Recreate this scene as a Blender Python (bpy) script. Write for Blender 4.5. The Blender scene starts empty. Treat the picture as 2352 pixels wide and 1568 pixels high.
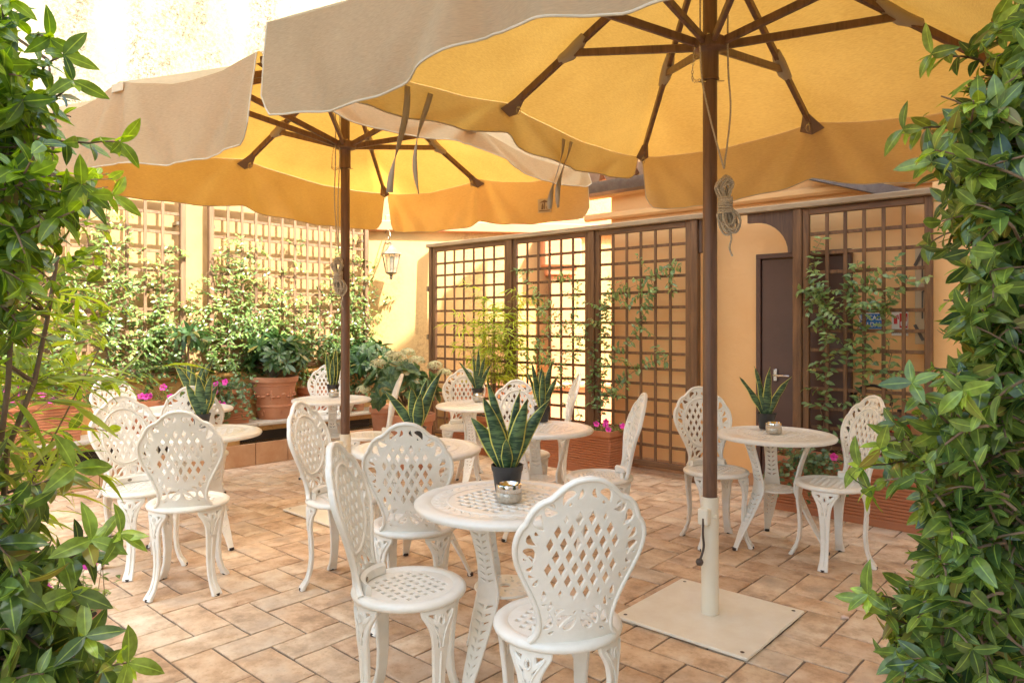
import bpy, bmesh, math, random
import numpy as np
from mathutils import Vector, Matrix
PI = math.pi
R = math.radians
rng = np.random.RandomState(7)
random.seed(7)
S = bpy.context.scene
COL = S.collection

# ------------------------------------------------------------------ camera
CAMH, FPX = 1.36, 1630.0
cam = bpy.data.cameras.new('camera')
cam.sensor_width = 36.0
cam.lens = 24.95
cam.shift_y = -0.0179
cam.clip_start = 0.05
cam.clip_end = 500
co = bpy.data.objects.new('camera', cam)
COL.objects.link(co)
co.location = (0, 0, CAMH)
co.rotation_euler = (PI/2, 0, 0)
S.camera = co

# ------------------------------------------------------------------ light
SUN_EL, SUN_AZ = 52.0, -40.0            # azimuth of the direction TO the sun, degrees from +X
w = bpy.data.worlds.new("World"); S.world = w; w.use_nodes = True
nt = w.node_tree
sky = nt.nodes.new('ShaderNodeTexSky'); sky.sky_type = 'NISHITA'; sky.sun_disc = False
sky.sun_elevation = R(SUN_EL); sky.sun_rotation = R(90 - SUN_AZ)
sky.dust_density = 5.0; sky.ozone_density = 0.2
sky.air_density = 1.0
bg = nt.nodes['Background']; bg.inputs['Strength'].default_value = 0.15
tint = nt.nodes.new('ShaderNodeMix'); tint.data_type = 'RGBA'; tint.blend_type = 'MULTIPLY'; tint.inputs['Factor'].default_value = 1
tint.inputs['B'].default_value = (1.0, 1.0, .90, 1)          # hazy, slightly warm sky
nt.links.new(sky.outputs[0], tint.inputs['A']); nt.links.new(tint.outputs['Result'], bg.inputs[0])
sun = bpy.data.lights.new('sun', 'SUN'); sun.energy = 2.6; sun.angle = R(0.5); sun.color = (1.0, 0.93, 0.80)
so = bpy.data.objects.new('sun', sun); COL.objects.link(so)
sd = Vector((math.cos(R(SUN_EL))*math.cos(R(SUN_AZ)), math.cos(R(SUN_EL))*math.sin(R(SUN_AZ)), math.sin(R(SUN_EL))))
so.rotation_euler = sd.to_track_quat('Z', 'Y').to_euler()
so.location = (3, -3, 9)
S.view_settings.view_transform = 'Standard'
S.view_settings.look = 'None'
S.view_settings.gamma = 1
S.view_settings.exposure = 2.88
S.cycles.max_bounces = 10
S.cycles.diffuse_bounces = 4
S.cycles.transparent_max_bounces = 12

# ------------------------------------------------------------------ helpers
def tag(o, label=None, cat=None, group=None, kind=None):
    if label: o['label'] = label
    if cat: o['category'] = cat
    if group: o['group'] = group
    if kind: o['kind'] = kind
    return o

def thing(name, label, cat, loc=(0, 0, 0), rz=0.0, group=None):
    o = bpy.data.objects.new(name, None); COL.objects.link(o)
    o.empty_display_size = 0.1
    o.location = loc; o.rotation_euler = (0, 0, rz)
    return tag(o, label, cat, group)

def copy_tree(o, parent=None):
    c = o.copy(); COL.objects.link(c)
    if parent is not None: c.parent = parent
    for ch in list(o.children): copy_tree(ch, c)
    return c

def link_mesh(name, me, mat, parent=None, smooth=None):
    o = bpy.data.objects.new(name, me); COL.objects.link(o)
    if mat is not None: me.materials.append(mat)
    if parent is not None: o.parent = parent
    if smooth is not None:
        me.shade_smooth()
        me.set_sharp_from_angle(angle=R(smooth))
    return o

class MB:
    """collects verts / faces, then links them as one mesh object"""
    def __init__(s): s.v = []; s.f = []
    def add(s, vs, fs):
        n = len(s.v); s.v.extend([tuple(p) for p in vs]); s.f.extend([tuple(i+n for i in f) for f in fs]); return s
    def box(s, c, d, M=None, bev=0.0):
        hx, hy, hz = d[0]/2, d[1]/2, d[2]/2
        if bev > 0:
            b = min(bev, hx*.9, hy*.9, hz*.9)
            vs = []
            for sx in (-1, 1):
                for sy in (-1, 1):
                    for sz in (-1, 1):
                        vs += [(sx*hx, sy*(hy-b), sz*(hz-b)), (sx*(hx-b), sy*hy, sz*(hz-b)), (sx*(hx-b), sy*(hy-b), sz*hz)]
            def I(sx, sy, sz, k): return ((0 if sx < 0 else 1)*4 + (0 if sy < 0 else 1)*2 + (0 if sz < 0 else 1))*3 + k
            fs = []
            for q in (-1, 1):
                fs.append((I(q,-1,-1,0), I(q,1,-1,0), I(q,1,1,0), I(q,-1,1,0))[::q])
                fs.append((I(-1,q,-1,1), I(-1,q,1,1), I(1,q,1,1), I(1,q,-1,1))[::q])
                fs.append((I(-1,-1,q,2), I(1,-1,q,2), I(1,1,q,2), I(-1,1,q,2))[::q])
            for a in (-1, 1):
                for c2 in (-1, 1):
                    k = a*c2
                    fs.append((I(a,c2,-1,0), I(a,c2,-1,1), I(a,c2,1,1), I(a,c2,1,0))[::k])
                    fs.append((I(a,-1,c2,2), I(a,-1,c2,0), I(a,1,c2,0), I(a,1,c2,2))[::k])
                    fs.append((I(-1,a,c2,1), I(-1,a,c2,2), I(1,a,c2,2), I(1,a,c2,1))[::k])
                    for d2 in (-1, 1):
                        fs.append((I(a,c2,d2,0), I(a,c2,d2,1), I(a,c2,d2,2))[::a*c2*d2])
        else:
            vs = [(x, y, z) for x in (-hx, hx) for y in (-hy, hy) for z in (-hz, hz)]
            fs = [(0,1,3,2), (4,6,7,5), (0,4,5,1), (2,3,7,6), (0,2,6,4), (1,5,7,3)]
        c = Vector(c)
        if M is not None: vs = [M @ Vector(p) + c for p in vs]
        else: vs = [Vector(p) + c for p in vs]
        return s.add(vs, fs)
    def bar(s, a, b, wd, ht, up=(0, 0, 1), bev=0.0):
        a = Vector(a); b = Vector(b); d = b - a; L = d.length; d.normalize()
        u = Vector(up)
        if abs(d.dot(u)) > .999: u = Vector((1, 0, 0))
        sx = d.cross(u).normalized(); uz = sx.cross(d).normalized()
        M = Matrix((sx, d, uz)).transposed()
        return s.box((a+b)/2, (wd, L, ht), M, bev)
    def tube(s, pts, r, n=8, cap=True, closed=False):
        pts = [Vector(p) for p in pts]; m = len(pts)
        rr = [r(i/(max(1, m-1))) if callable(r) else (r[i] if isinstance(r, (list, tuple)) else r) for i in range(m)]
        nrm = None; vs = []
        for i, p in enumerate(pts):
            if closed: t = pts[(i+1) % m] - pts[i-1]
            else: t = pts[min(i+1, m-1)] - pts[max(i-1, 0)]
            if t.length < 1e-9: t = Vector((0, 0, 1))
            t.normalize()
            if nrm is None:
                ax = Vector((0, 0, 1)) if abs(t.z) < .9 else Vector((1, 0, 0))
                nrm = t.cross(ax).normalized()
            else:
                nrm = nrm - t*nrm.dot(t)
                if nrm.length < 1e-6: nrm = t.orthogonal()
                nrm.normalize()
            bn = t.cross(nrm)
            for k in range(n):
                a = 2*PI*k/n
                vs.append(p + nrm*math.cos(a)*rr[i] + bn*math.sin(a)*rr[i])
        fs = []
        for i in range(m if closed else m-1):
            j = (i+1) % m
            for k in range(n):
                k2 = (k+1) % n
                fs.append((i*n+k, i*n+k2, j*n+k2, j*n+k))
        if cap and not closed:
            fs.append(tuple(range(n-1, -1, -1))); fs.append(tuple((m-1)*n+k for k in range(n)))
        return s.add(vs, fs)
    def lathe(s, prof, c=(0, 0, 0), n=32, closed=False):
        vs = []; m = len(prof)
        for r, z in prof:
            for k in range(n):
                a = 2*PI*k/n
                vs.append((c[0]+r*math.cos(a), c[1]+r*math.sin(a), c[2]+z))
        fs = []
        for i in range(m if closed else m-1):
            j = (i+1) % m
            for k in range(n):
                k2 = (k+1) % n
                fs.append((i*n+k, i*n+k2, j*n+k2, j*n+k))
        return s.add(vs, fs)
    def disc(s, r, c, n=24, up=1):
        vs = [(c[0]+r*math.cos(2*PI*k/n), c[1]+r*math.sin(2*PI*k/n), c[2]) for k in range(n)]
        return s.add(vs, [tuple(range(n)) if up > 0 else tuple(range(n-1, -1, -1))])
    def prism(s, poly, t, fr):
        """poly: 2D outline; fr(x, y, w) -> point; extruded by t"""
        n = len(poly)
        vs = [fr(x, y, -t/2) for x, y in poly] + [fr(x, y, t/2) for x, y in poly]
        fs = [tuple(range(n-1, -1, -1)), tuple(range(n, 2*n))] + [(i, (i+1) % n, n+(i+1) % n, n+i) for i in range(n)]
        return s.add(vs, fs)
    def build(s, name, mat, parent=None, smooth=None):
        me = bpy.data.meshes.new(name); me.from_pydata(s.v, [], s.f); me.validate(); me.update()
        return link_mesh(name, me, mat, parent, smooth)

def crom(pts, k=6, closed=False):
    """Catmull-Rom through points of any dimension"""
    P = [np.array(p, float) for p in pts]; n = len(P); out = []
    rngi = range(n) if closed else range(n-1)
    for i in rngi:
        p0 = P[(i-1) % n] if closed else P[max(i-1, 0)]
        p1 = P[i]; p2 = P[(i+1) % n]
        p3 = P[(i+2) % n] if closed else P[min(i+2, n-1)]
        for j in range(k):
            t = j/k
            out.append(.5*((2*p1)+(-p0+p2)*t+(2*p0-5*p1+4*p2-p3)*t*t+(-p0+3*p1-3*p2+p3)*t**3))
    if not closed: out.append(P[-1])
    return [tuple(p) for p in out]

def plate2d(outer, holes, thick, bev, fmap, cuts=((), ())):
    """filled 2-D outline with holes, extruded, bevelled and then bent by fmap(x, y, w) -> verts, faces"""
    cu = bpy.data.curves.new('tmp', 'CURVE'); cu.dimensions = '2D'; cu.fill_mode = 'BOTH'
    cu.extrude = max(thick/2-bev, 0); cu.bevel_depth = bev; cu.bevel_resolution = 0; cu.resolution_u = 1
    for loop in [outer]+list(holes):
        sp = cu.splines.new('POLY'); sp.points.add(len(loop)-1); sp.use_cyclic_u = True
        for i, p in enumerate(loop): sp.points[i].co = (p[0], p[1], 0, 1)
    o = bpy.data.objects.new('tmp', cu); COL.objects.link(o)
    dg = bpy.context.evaluated_depsgraph_get()
    me = bpy.data.meshes.new_from_object(o.evaluated_get(dg))
    bm = bmesh.new(); bm.from_mesh(me)
    for ax, lst in enumerate(cuts):
        for c in lst:
            no = (1, 0, 0) if ax == 0 else (0, 1, 0)
            bmesh.ops.bisect_plane(bm, geom=bm.verts[:]+bm.edges[:]+bm.faces[:], dist=1e-5, plane_co=(c*no[0], c*no[1], 0), plane_no=no)
    bm.verts.index_update()
    vs = [fmap(v.co.x, v.co.y, v.co.z) for v in bm.verts]
    fs = [tuple(v.index for v in p.verts) for p in bm.faces]
    bm.free()
    bpy.data.objects.remove(o); bpy.data.curves.remove(cu); bpy.data.meshes.remove(me)
    return vs, fs

def text_mesh(txt, size, fmap, bold=0.0, extrude=0.0008):
    cu = bpy.data.curves.new('tmp', 'FONT'); cu.body = txt; cu.size = size; cu.align_x = 'CENTER'; cu.align_y = 'CENTER'
    cu.extrude = extrude; cu.offset = bold
    o = bpy.data.objects.new('tmp', cu); COL.objects.link(o)
    dg = bpy.context.evaluated_depsgraph_get()
    me = bpy.data.meshes.new_from_object(o.evaluated_get(dg))
    vs = [fmap(v.co.x, v.co.y, v.co.z) for v in me.vertices]
    fs = [tuple(p.vertices) for p in me.polygons]
    bpy.data.objects.remove(o); bpy.data.curves.remove(cu); bpy.data.meshes.remove(me)
    return vs, fs

def floor_pt(u, v, z=0.0):
    Y = FPX*(CAMH-z)/(v-742.0)
    return ((u-1176.0)/FPX*Y, Y)

# ------------------------------------------------------------------ materials
def mat(name, col, rough=.5, metal=0.0, spec=.5, noise=None, bump=None, trans=None, sss=None):
    """noise: (scale, amount, second colour); bump: (scale, strength)"""
    m = bpy.data.materials.new(name); m.use_nodes = True; N = m.node_tree; b = N.nodes['Principled BSDF']
    b.inputs['Base Color'].default_value = (*col, 1); b.inputs['Roughness'].default_value = rough
    b.inputs['Metallic'].default_value = metal
    b.inputs['Specular IOR Level'].default_value = spec
    tc = N.nodes.new('ShaderNodeTexCoord')
    if noise:
        nz = N.nodes.new('ShaderNodeTexNoise'); nz.inputs['Scale'].default_value = noise[0]; nz.inputs['Detail'].default_value = 6
        nz.inputs['Roughness'].default_value = .65
        N.links.new(tc.outputs['Object'], nz.inputs['Vector'])
        rp = N.nodes.new('ShaderNodeMapRange'); rp.inputs['From Min'].default_value = .35; rp.inputs['From Max'].default_value = .65
        rp.inputs['To Max'].default_value = noise[1]
        N.links.new(nz.outputs['Fac'], rp.inputs['Value'])
        mx = N.nodes.new('ShaderNodeMix'); mx.data_type = 'RGBA'
        mx.inputs['A'].default_value = (*col, 1); mx.inputs['B'].default_value = (*noise[2], 1)
        N.links.new(rp.outputs[0], mx.inputs['Factor']); N.links.new(mx.outputs['Result'], b.inputs['Base Color'])
    if bump:
        n2 = N.nodes.new('ShaderNodeTexNoise'); n2.inputs['Scale'].default_value = bump[0]; n2.inputs['Detail'].default_value = 5
        N.links.new(tc.outputs['Object'], n2.inputs['Vector'])
        bp = N.nodes.new('ShaderNodeBump'); bp.inputs['Strength'].default_value = bump[1]; bp.inputs['Distance'].default_value = .01
        N.links.new(n2.outputs['Fac'], bp.inputs['Height']); N.links.new(bp.outputs[0], b.inputs['Normal'])
    return m

def leaf_mat(name, dark, light, young, rough=.42, tr=.35, vein=True):
    """per-leaf value in attribute 'lf': r random, g youth, b across 0..1, a along"""
    m = bpy.data.materials.new(name); m.use_nodes = True; N = m.node_tree; b = N.nodes['Principled BSDF']
    at = N.nodes.new('ShaderNodeAttribute'); at.attribute_name = 'lf'
    sp = N.nodes.new('ShaderNodeSeparateColor'); N.links.new(at.outputs['Color'], sp.inputs[0])
    m1 = N.nodes.new('ShaderNodeMix'); m1.data_type = 'RGBA'
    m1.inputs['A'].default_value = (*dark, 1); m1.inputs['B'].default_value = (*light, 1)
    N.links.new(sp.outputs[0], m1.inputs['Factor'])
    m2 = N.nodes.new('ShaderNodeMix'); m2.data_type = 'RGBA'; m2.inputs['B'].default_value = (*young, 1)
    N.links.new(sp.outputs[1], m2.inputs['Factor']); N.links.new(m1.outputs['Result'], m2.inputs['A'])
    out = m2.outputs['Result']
    if vein:
        tcn = N.nodes.new('ShaderNodeTexCoord'); bn = N.nodes.new('ShaderNodeTexNoise'); bn.inputs['Scale'].default_value = 45; bn.inputs['Detail'].default_value = 3
        N.links.new(tcn.outputs['Object'], bn.inputs['Vector'])
        br = N.nodes.new('ShaderNodeMapRange'); br.inputs['From Min'].default_value = .35; br.inputs['From Max'].default_value = .7; br.inputs['To Min'].default_value = .72; br.inputs['To Max'].default_value = 1.3
        N.links.new(bn.outputs['Fac'], br.inputs['Value'])
        bh = N.nodes.new('ShaderNodeHueSaturation'); N.links.new(br.outputs[0], bh.inputs['Value']); N.links.new(out, bh.inputs['Color']); out = bh.outputs[0]
        od = N.nodes.new('ShaderNodeMapRange'); od.inputs['From Min'].default_value = .955; od.inputs['From Max'].default_value = .985; od.inputs['To Max'].default_value = .85
        N.links.new(sp.outputs[0], od.inputs['Value'])
        mo = N.nodes.new('ShaderNodeMix'); mo.data_type = 'RGBA'; mo.inputs['B'].default_value = (.26, .20, .05, 1); N.links.new(od.outputs[0], mo.inputs['Factor']); N.links.new(out, mo.inputs['A']); out = mo.outputs['Result']
    if vein:
        mr = N.nodes.new('ShaderNodeMapRange'); mr.inputs['From Min'].default_value = .0; mr.inputs['From Max'].default_value = .12
        mr.inputs['To Min'].default_value = .45; mr.inputs['To Max'].default_value = 0
        N.links.new(sp.outputs[2], mr.inputs['Value'])
        m3 = N.nodes.new('ShaderNodeMix'); m3.data_type = 'RGBA'; m3.inputs['B'].default_value = (*[min(1, c*1.5+.03) for c in young], 1)
        N.links.new(mr.outputs[0], m3.inputs['Factor']); N.links.new(out, m3.inputs['A']); out = m3.outputs['Result']
    N.links.new(out, b.inputs['Base Color'])
    b.inputs['Roughness'].default_value = rough
    tn = N.nodes.new('ShaderNodeBsdfTranslucent')
    hs = N.nodes.new('ShaderNodeHueSaturation'); hs.inputs['Hue'].default_value = .48; hs.inputs['Saturation'].default_value = 1.15; hs.inputs['Value'].default_value = 1.8
    N.links.new(out, hs.inputs['Color']); N.links.new(hs.outputs[0], tn.inputs['Color'])
    ms = N.nodes.new('ShaderNodeMixShader'); ms.inputs[0].default_value = tr
    N.links.new(b.outputs[0], ms.inputs[1]); N.links.new(tn.outputs[0], ms.inputs[2])
    N.links.new(ms.outputs[0], N.nodes['Material Output'].inputs['Surface'])
    return m

def wood_mat(name, c1, c2, rough=.5, scale=(30, 30, 2.5), axis='Z'):
    m = bpy.data.materials.new(name); m.use_nodes = True; N = m.node_tree; b = N.nodes['Principled BSDF']
    tc = N.nodes.new('ShaderNodeTexCoord'); mp = N.nodes.new('ShaderNodeMapping')
    sc = {'Z': (scale[0], scale[1], scale[2]), 'X': (scale[2], scale[0], scale[1]), 'Y': (scale[0], scale[2], scale[1])}[axis]
    mp.inputs['Scale'].default_value = sc
    N.links.new(tc.outputs['Object'], mp.inputs['Vector'])
    nz = N.nodes.new('ShaderNodeTexNoise'); nz.inputs['Scale'].default_value = 1.0; nz.inputs['Detail'].default_value = 8; nz.inputs['Roughness'].default_value = .7; nz.inputs['Distortion'].default_value = .6
    N.links.new(mp.outputs[0], nz.inputs['Vector'])
    cr = N.nodes.new('ShaderNodeValToRGB'); cr.color_ramp.elements[0].position = .32; cr.color_ramp.elements[1].position = .68
    cr.color_ramp.elements[0].color = (*c1, 1); cr.color_ramp.elements[1].color = (*c2, 1)
    N.links.new(nz.outputs['Fac'], cr.inputs[0]); N.links.new(cr.outputs[0], b.inputs['Base Color'])
    bp = N.nodes.new('ShaderNodeBump'); bp.inputs['Strength'].default_value = .25; bp.inputs['Distance'].default_value = .004
    N.links.new(nz.outputs['Fac'], bp.inputs['Height']); N.links.new(bp.outputs[0], b.inputs['Normal'])
    b.inputs['Roughness'].default_value = rough
    return m

def plaster_mat(name, col, col2, stain, cracks=False, bump=.25):
    m = bpy.data.materials.new(name); m.use_nodes = True; N = m.node_tree; b = N.nodes['Principled BSDF']
    L = N.links.new
    tc = N.nodes.new('ShaderNodeTexCoord')
    n1 = N.nodes.new('ShaderNodeTexNoise'); n1.inputs['Scale'].default_value = 1.3; n1.inputs['Detail'].default_value = 8; n1.inputs['Roughness'].default_value = .6
    L(tc.outputs['Object'], n1.inputs['Vector'])
    r1 = N.nodes.new('ShaderNodeMapRange'); r1.inputs['From Min'].default_value = .35; r1.inputs['From Max'].default_value = .65
    L(n1.outputs['Fac'], r1.inputs['Value'])
    mx = N.nodes.new('ShaderNodeMix'); mx.data_type = 'RGBA'; mx.inputs['A'].default_value = (*col, 1); mx.inputs['B'].default_value = (*col2, 1)
    L(r1.outputs[0], mx.inputs['Factor'])
    out = mx.outputs['Result']
    if stain:
        mp = N.nodes.new('ShaderNodeMapping'); mp.inputs['Scale'].default_value = (2.4, 2.4, .55); L(tc.outputs['Object'], mp.inputs['Vector'])
        n2 = N.nodes.new('ShaderNodeTexNoise'); n2.inputs['Scale'].default_value = 1.2; n2.inputs['Detail'].default_value = 3; L(mp.outputs[0], n2.inputs['Vector'])
        n3 = N.nodes.new('ShaderNodeTexNoise'); n3.inputs['Scale'].default_value = 38; n3.inputs['Detail'].default_value = 5; n3.inputs['Roughness'].default_value = .8; L(tc.outputs['Object'], n3.inputs['Vector'])
        r2 = N.nodes.new('ShaderNodeMapRange'); r2.inputs['From Min'].default_value = .42; r2.inputs['From Max'].default_value = .62; L(n2.outputs['Fac'], r2.inputs['Value'])
        r3 = N.nodes.new('ShaderNodeMapRange'); r3.inputs['From Min'].default_value = .44; r3.inputs['From Max'].default_value = .62; L(n3.outputs['Fac'], r3.inputs['Value'])
        ml = N.nodes.new('ShaderNodeMath'); ml.operation = 'MULTIPLY'; L(r2.outputs[0], ml.inputs[0]); L(r3.outputs[0], ml.inputs[1])
        m2 = N.nodes.new('ShaderNodeMath'); m2.operation = 'MULTIPLY'; L(ml.outputs[0], m2.inputs[0]); m2.inputs[1].default_value = .95
        ms = N.nodes.new('ShaderNodeMix'); ms.data_type = 'RGBA'; ms.inputs['B'].default_value = (*stain, 1)
        L(m2.outputs[0], ms.inputs['Factor']); L(out, ms.inputs['A']); out = ms.outputs['Result']
    if cracks:
        vo = N.nodes.new('ShaderNodeTexVoronoi'); vo.feature = 'DISTANCE_TO_EDGE'; vo.inputs['Scale'].default_value = 1.6
        nn = N.nodes.new('ShaderNodeTexNoise'); nn.inputs['Scale'].default_value = 3; nn.inputs['Detail'].default_value = 6; L(tc.outputs['Object'], nn.inputs['Vector'])
        ad = N.nodes.new('ShaderNodeMixRGB'); ad.inputs[0].default_value = .45; L(tc.outputs['Object'], ad.inputs[1]); L(nn.outputs['Color'], ad.inputs[2]); L(ad.outputs[0], vo.inputs['Vector'])
        rv = N.nodes.new('ShaderNodeMapRange'); rv.inputs['From Min'].default_value = 0; rv.inputs['From Max'].default_value = .006; rv.inputs['To Min'].default_value = .55; rv.inputs['To Max'].default_value = 0
        L(vo.outputs['Distance'], rv.inputs['Value'])
        mc = N.nodes.new('ShaderNodeMix'); mc.data_type = 'RGBA'; mc.inputs['B'].default_value = (.2, .15, .09, 1)
        L(rv.outputs[0], mc.inputs['Factor']); L(out, mc.inputs['A']); out = mc.outputs['Result']
    L(out, b.inputs['Base Color'])
    n4 = N.nodes.new('ShaderNodeTexNoise'); n4.inputs['Scale'].default_value = 14; n4.inputs['Detail'].default_value = 9; L(tc.outputs['Object'], n4.inputs['Vector'])
    bp = N.nodes.new('ShaderNodeBump'); bp.inputs['Strength'].default_value = bump; bp.inputs['Distance'].default_value = .012
    L(n4.outputs['Fac'], bp.inputs['Height']); L(bp.outputs[0], b.inputs['Normal'])
    b.inputs['Roughness'].default_value = .9; b.inputs['Specular IOR Level'].default_value = .2
    return m

def fabric_mat():
    m = bpy.data.materials.new('canopy_cloth'); m.use_nodes = True; N = m.node_tree; L = N.links.new
    for n in list(N.nodes):
        if n.type != 'OUTPUT_MATERIAL': N.nodes.remove(n)
    tc = N.nodes.new('ShaderNodeTexCoord')
    mp = N.nodes.new('ShaderNodeMapping'); mp.inputs['Scale'].default_value = (40, 40, 420); L(tc.outputs['Object'], mp.inputs['Vector'])
    nz = N.nodes.new('ShaderNodeTexNoise'); nz.inputs['Scale'].default_value = 1; nz.inputs['Detail'].default_value = 4; L(mp.outputs[0], nz.inputs['Vector'])
    n2 = N.nodes.new('ShaderNodeTexNoise'); n2.inputs['Scale'].default_value = 2.2; n2.inputs['Detail'].default_value = 5; L(tc.outputs['Object'], n2.inputs['Vector'])
    ad = N.nodes.new('ShaderNodeMath'); ad.operation = 'ADD'; L(nz.outputs['Fac'], ad.inputs[0]); L(n2.outputs['Fac'], ad.inputs[1])
    mr = N.nodes.new('ShaderNodeMapRange'); mr.inputs['From Min'].default_value = .7; mr.inputs['From Max'].default_value = 1.3
    L(ad.outputs[0], mr.inputs['Value'])
    def mixc(a, b):
        x = N.nodes.new('ShaderNodeMix'); x.data_type = 'RGBA'; x.inputs['A'].default_value = (*a, 1); x.inputs['B'].default_value = (*b, 1)
        L(mr.outputs[0], x.inputs['Factor']); return x.outputs['Result']
    df = N.nodes.new('ShaderNodeBsdfDiffuse'); L(mixc((.385, .345, .225), (.47, .43, .30)), df.inputs['Color'])
    tr = N.nodes.new('ShaderNodeBsdfTranslucent'); L(mixc((.56, .275, .040), (.76, .405, .072)), tr.inputs['Color'])
    mx = N.nodes.new('ShaderNodeMixShader'); mx.inputs[0].default_value = .50
    L(df.outputs[0], mx.inputs[1]); L(tr.outputs[0], mx.inputs[2])
    bp = N.nodes.new('ShaderNodeBump'); bp.inputs['Strength'].default_value = .15; bp.inputs['Distance'].default_value = .002
    L(nz.outputs['Fac'], bp.inputs['Height']); L(bp.outputs[0], df.inputs['Normal'])
    L(mx.outputs[0], N.nodes['Material Output'].inputs['Surface'])
    return m

def tile_mat():
    m = bpy.data.materials.new('terracotta_floor_tile'); m.use_nodes = True; N = m.node_tree; b = N.nodes['Principled BSDF']; L = N.links.new
    at = N.nodes.new('ShaderNodeAttribute'); at.attribute_name = 'tl'
    sp = N.nodes.new('ShaderNodeSeparateColor'); L(at.outputs['Color'], sp.inputs[0])
    tc = N.nodes.new('ShaderNodeTexCoord')
    ofs = N.nodes.new('ShaderNodeVectorMath'); ofs.operation = 'SCALE'; ofs.inputs[3].default_value = 37.0; L(at.outputs['Color'], ofs.inputs[0])
    ad = N.nodes.new('ShaderNodeVectorMath'); ad.operation = 'ADD'; L(tc.outputs['Object'], ad.inputs[0]); L(ofs.outputs[0], ad.inputs[1])
    n1 = N.nodes.new('ShaderNodeTexNoise'); n1.inputs['Scale'].default_value = 7.5; n1.inputs['Detail'].default_value = 10; n1.inputs['Roughness'].default_value = .68; L(ad.outputs[0], n1.inputs['Vector'])
    cr = N.nodes.new('ShaderNodeValToRGB'); e = cr.color_ramp.elements
    e[0].position = .30; e[0].color = (.36, .265, .185, 1); e[1].position = .70; e[1].color = (.81, .715, .58, 1)
    x = e.new(.45); x.color = (.59, .44, .31, 1); x = e.new(.53); x.color = (.70, .56, .415, 1)
    L(n1.outputs['Fac'], cr.inputs[0])
    m1 = N.nodes.new('ShaderNodeMix'); m1.data_type = 'RGBA'; m1.blend_type = 'MULTIPLY'; m1.inputs['Factor'].default_value = 1
    c2 = N.nodes.new('ShaderNodeValToRGB'); f = c2.color_ramp.elements
    f[0].color = (.84, .74, .67, 1); f[1].color = (1.0, .985, .95, 1); q = f.new(.5); q.color = (1.0, .90, .80, 1)
    L(sp.outputs[0], c2.inputs[0]); L(cr.outputs[0], m1.inputs['A']); L(c2.outputs[0], m1.inputs['B'])
    n2 = N.nodes.new('ShaderNodeTexNoise'); n2.inputs['Scale'].default_value = 60; n2.inputs['Detail'].default_value = 4; L(tc.outputs['Object'], n2.inputs['Vector'])
    r2 = N.nodes.new('ShaderNodeMapRange'); r2.inputs['From Min'].default_value = .58; r2.inputs['From Max'].default_value = .75; r2.inputs['To Max'].default_value = .35; L(n2.outputs['Fac'], r2.inputs['Value'])
    m2 = N.nodes.new('ShaderNodeMix'); m2.data_type = 'RGBA'; m2.inputs['B'].default_value = (.22, .12, .06, 1); L(r2.outputs[0], m2.inputs['Factor']); L(m1.outputs['Result'], m2.inputs['A'])
    # greyish worn patches
    n3 = N.nodes.new('ShaderNodeTexNoise'); n3.inputs['Scale'].default_value = 3.1; n3.inputs['Detail'].default_value = 5; L(ad.outputs[0], n3.inputs['Vector'])
    r3 = N.nodes.new('ShaderNodeMapRange'); r3.inputs['From Min'].default_value = .52; r3.inputs['From Max'].default_value = .7; r3.inputs['To Max'].default_value = .6; L(n3.outputs['Fac'], r3.inputs['Value'])
    m3 = N.nodes.new('ShaderNodeMix'); m3.data_type = 'RGBA'; m3.inputs['B'].default_value = (.52, .43, .34, 1); L(r3.outputs[0], m3.inputs['Factor']); L(m2.outputs['Result'], m3.inputs['A'])
    L(m3.outputs['Result'], b.inputs['Base Color'])
    bp = N.nodes.new('ShaderNodeBump'); bp.inputs['Strength'].default_value = .3; bp.inputs['Distance'].default_value = .003
    L(n1.outputs['Fac'], bp.inputs['Height']); L(bp.outputs[0], b.inputs['Normal'])
    b.inputs['Roughness'].default_value = .58; b.inputs['Specular IOR Level'].default_value = .35
    return m

def snake_mat():
    m = bpy.data.materials.new('snake_leaf'); m.use_nodes = True; N = m.node_tree; b = N.nodes['Principled BSDF']; L = N.links.new
    at = N.nodes.new('ShaderNodeAttribute'); at.attribute_name = 'lf'
    sp = N.nodes.new('ShaderNodeSeparateColor'); L(at.outputs['Color'], sp.inputs[0])
    tc = N.nodes.new('ShaderNodeTexCoord'); mp = N.nodes.new('ShaderNodeMapping'); mp.inputs['Scale'].default_value = (14, 14, 75); L(tc.outputs['Object'], mp.inputs['Vector'])
    nz = N.nodes.new('ShaderNodeTexNoise'); nz.inputs['Scale'].default_value = 1; nz.inputs['Detail'].default_value = 3; nz.inputs['Distortion'].default_value = 1; L(mp.outputs[0], nz.inputs['Vector'])
    cr = N.nodes.new('ShaderNodeValToRGB'); e = cr.color_ramp.elements
    e[0].position = .46; e[0].color = (.018, .050, .022, 1); e[1].position = .58; e[1].color = (.105, .175, .062, 1)
    L(nz.outputs['Fac'], cr.inputs[0])
    mr = N.nodes.new('ShaderNodeMapRange'); mr.inputs['From Min'].default_value = .80; mr.inputs['From Max'].default_value = .88; L(sp.outputs[2], mr.inputs['Value'])
    mx = N.nodes.new('ShaderNodeMix'); mx.data_type = 'RGBA'; mx.inputs['B'].default_value = (.60, .55, .11, 1); L(mr.outputs[0], mx.inputs['Factor']); L(cr.outputs[0], mx.inputs['A'])
    L(mx.outputs['Result'], b.inputs['Base Color']); b.inputs['Roughness'].default_value = .38
    return m

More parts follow.
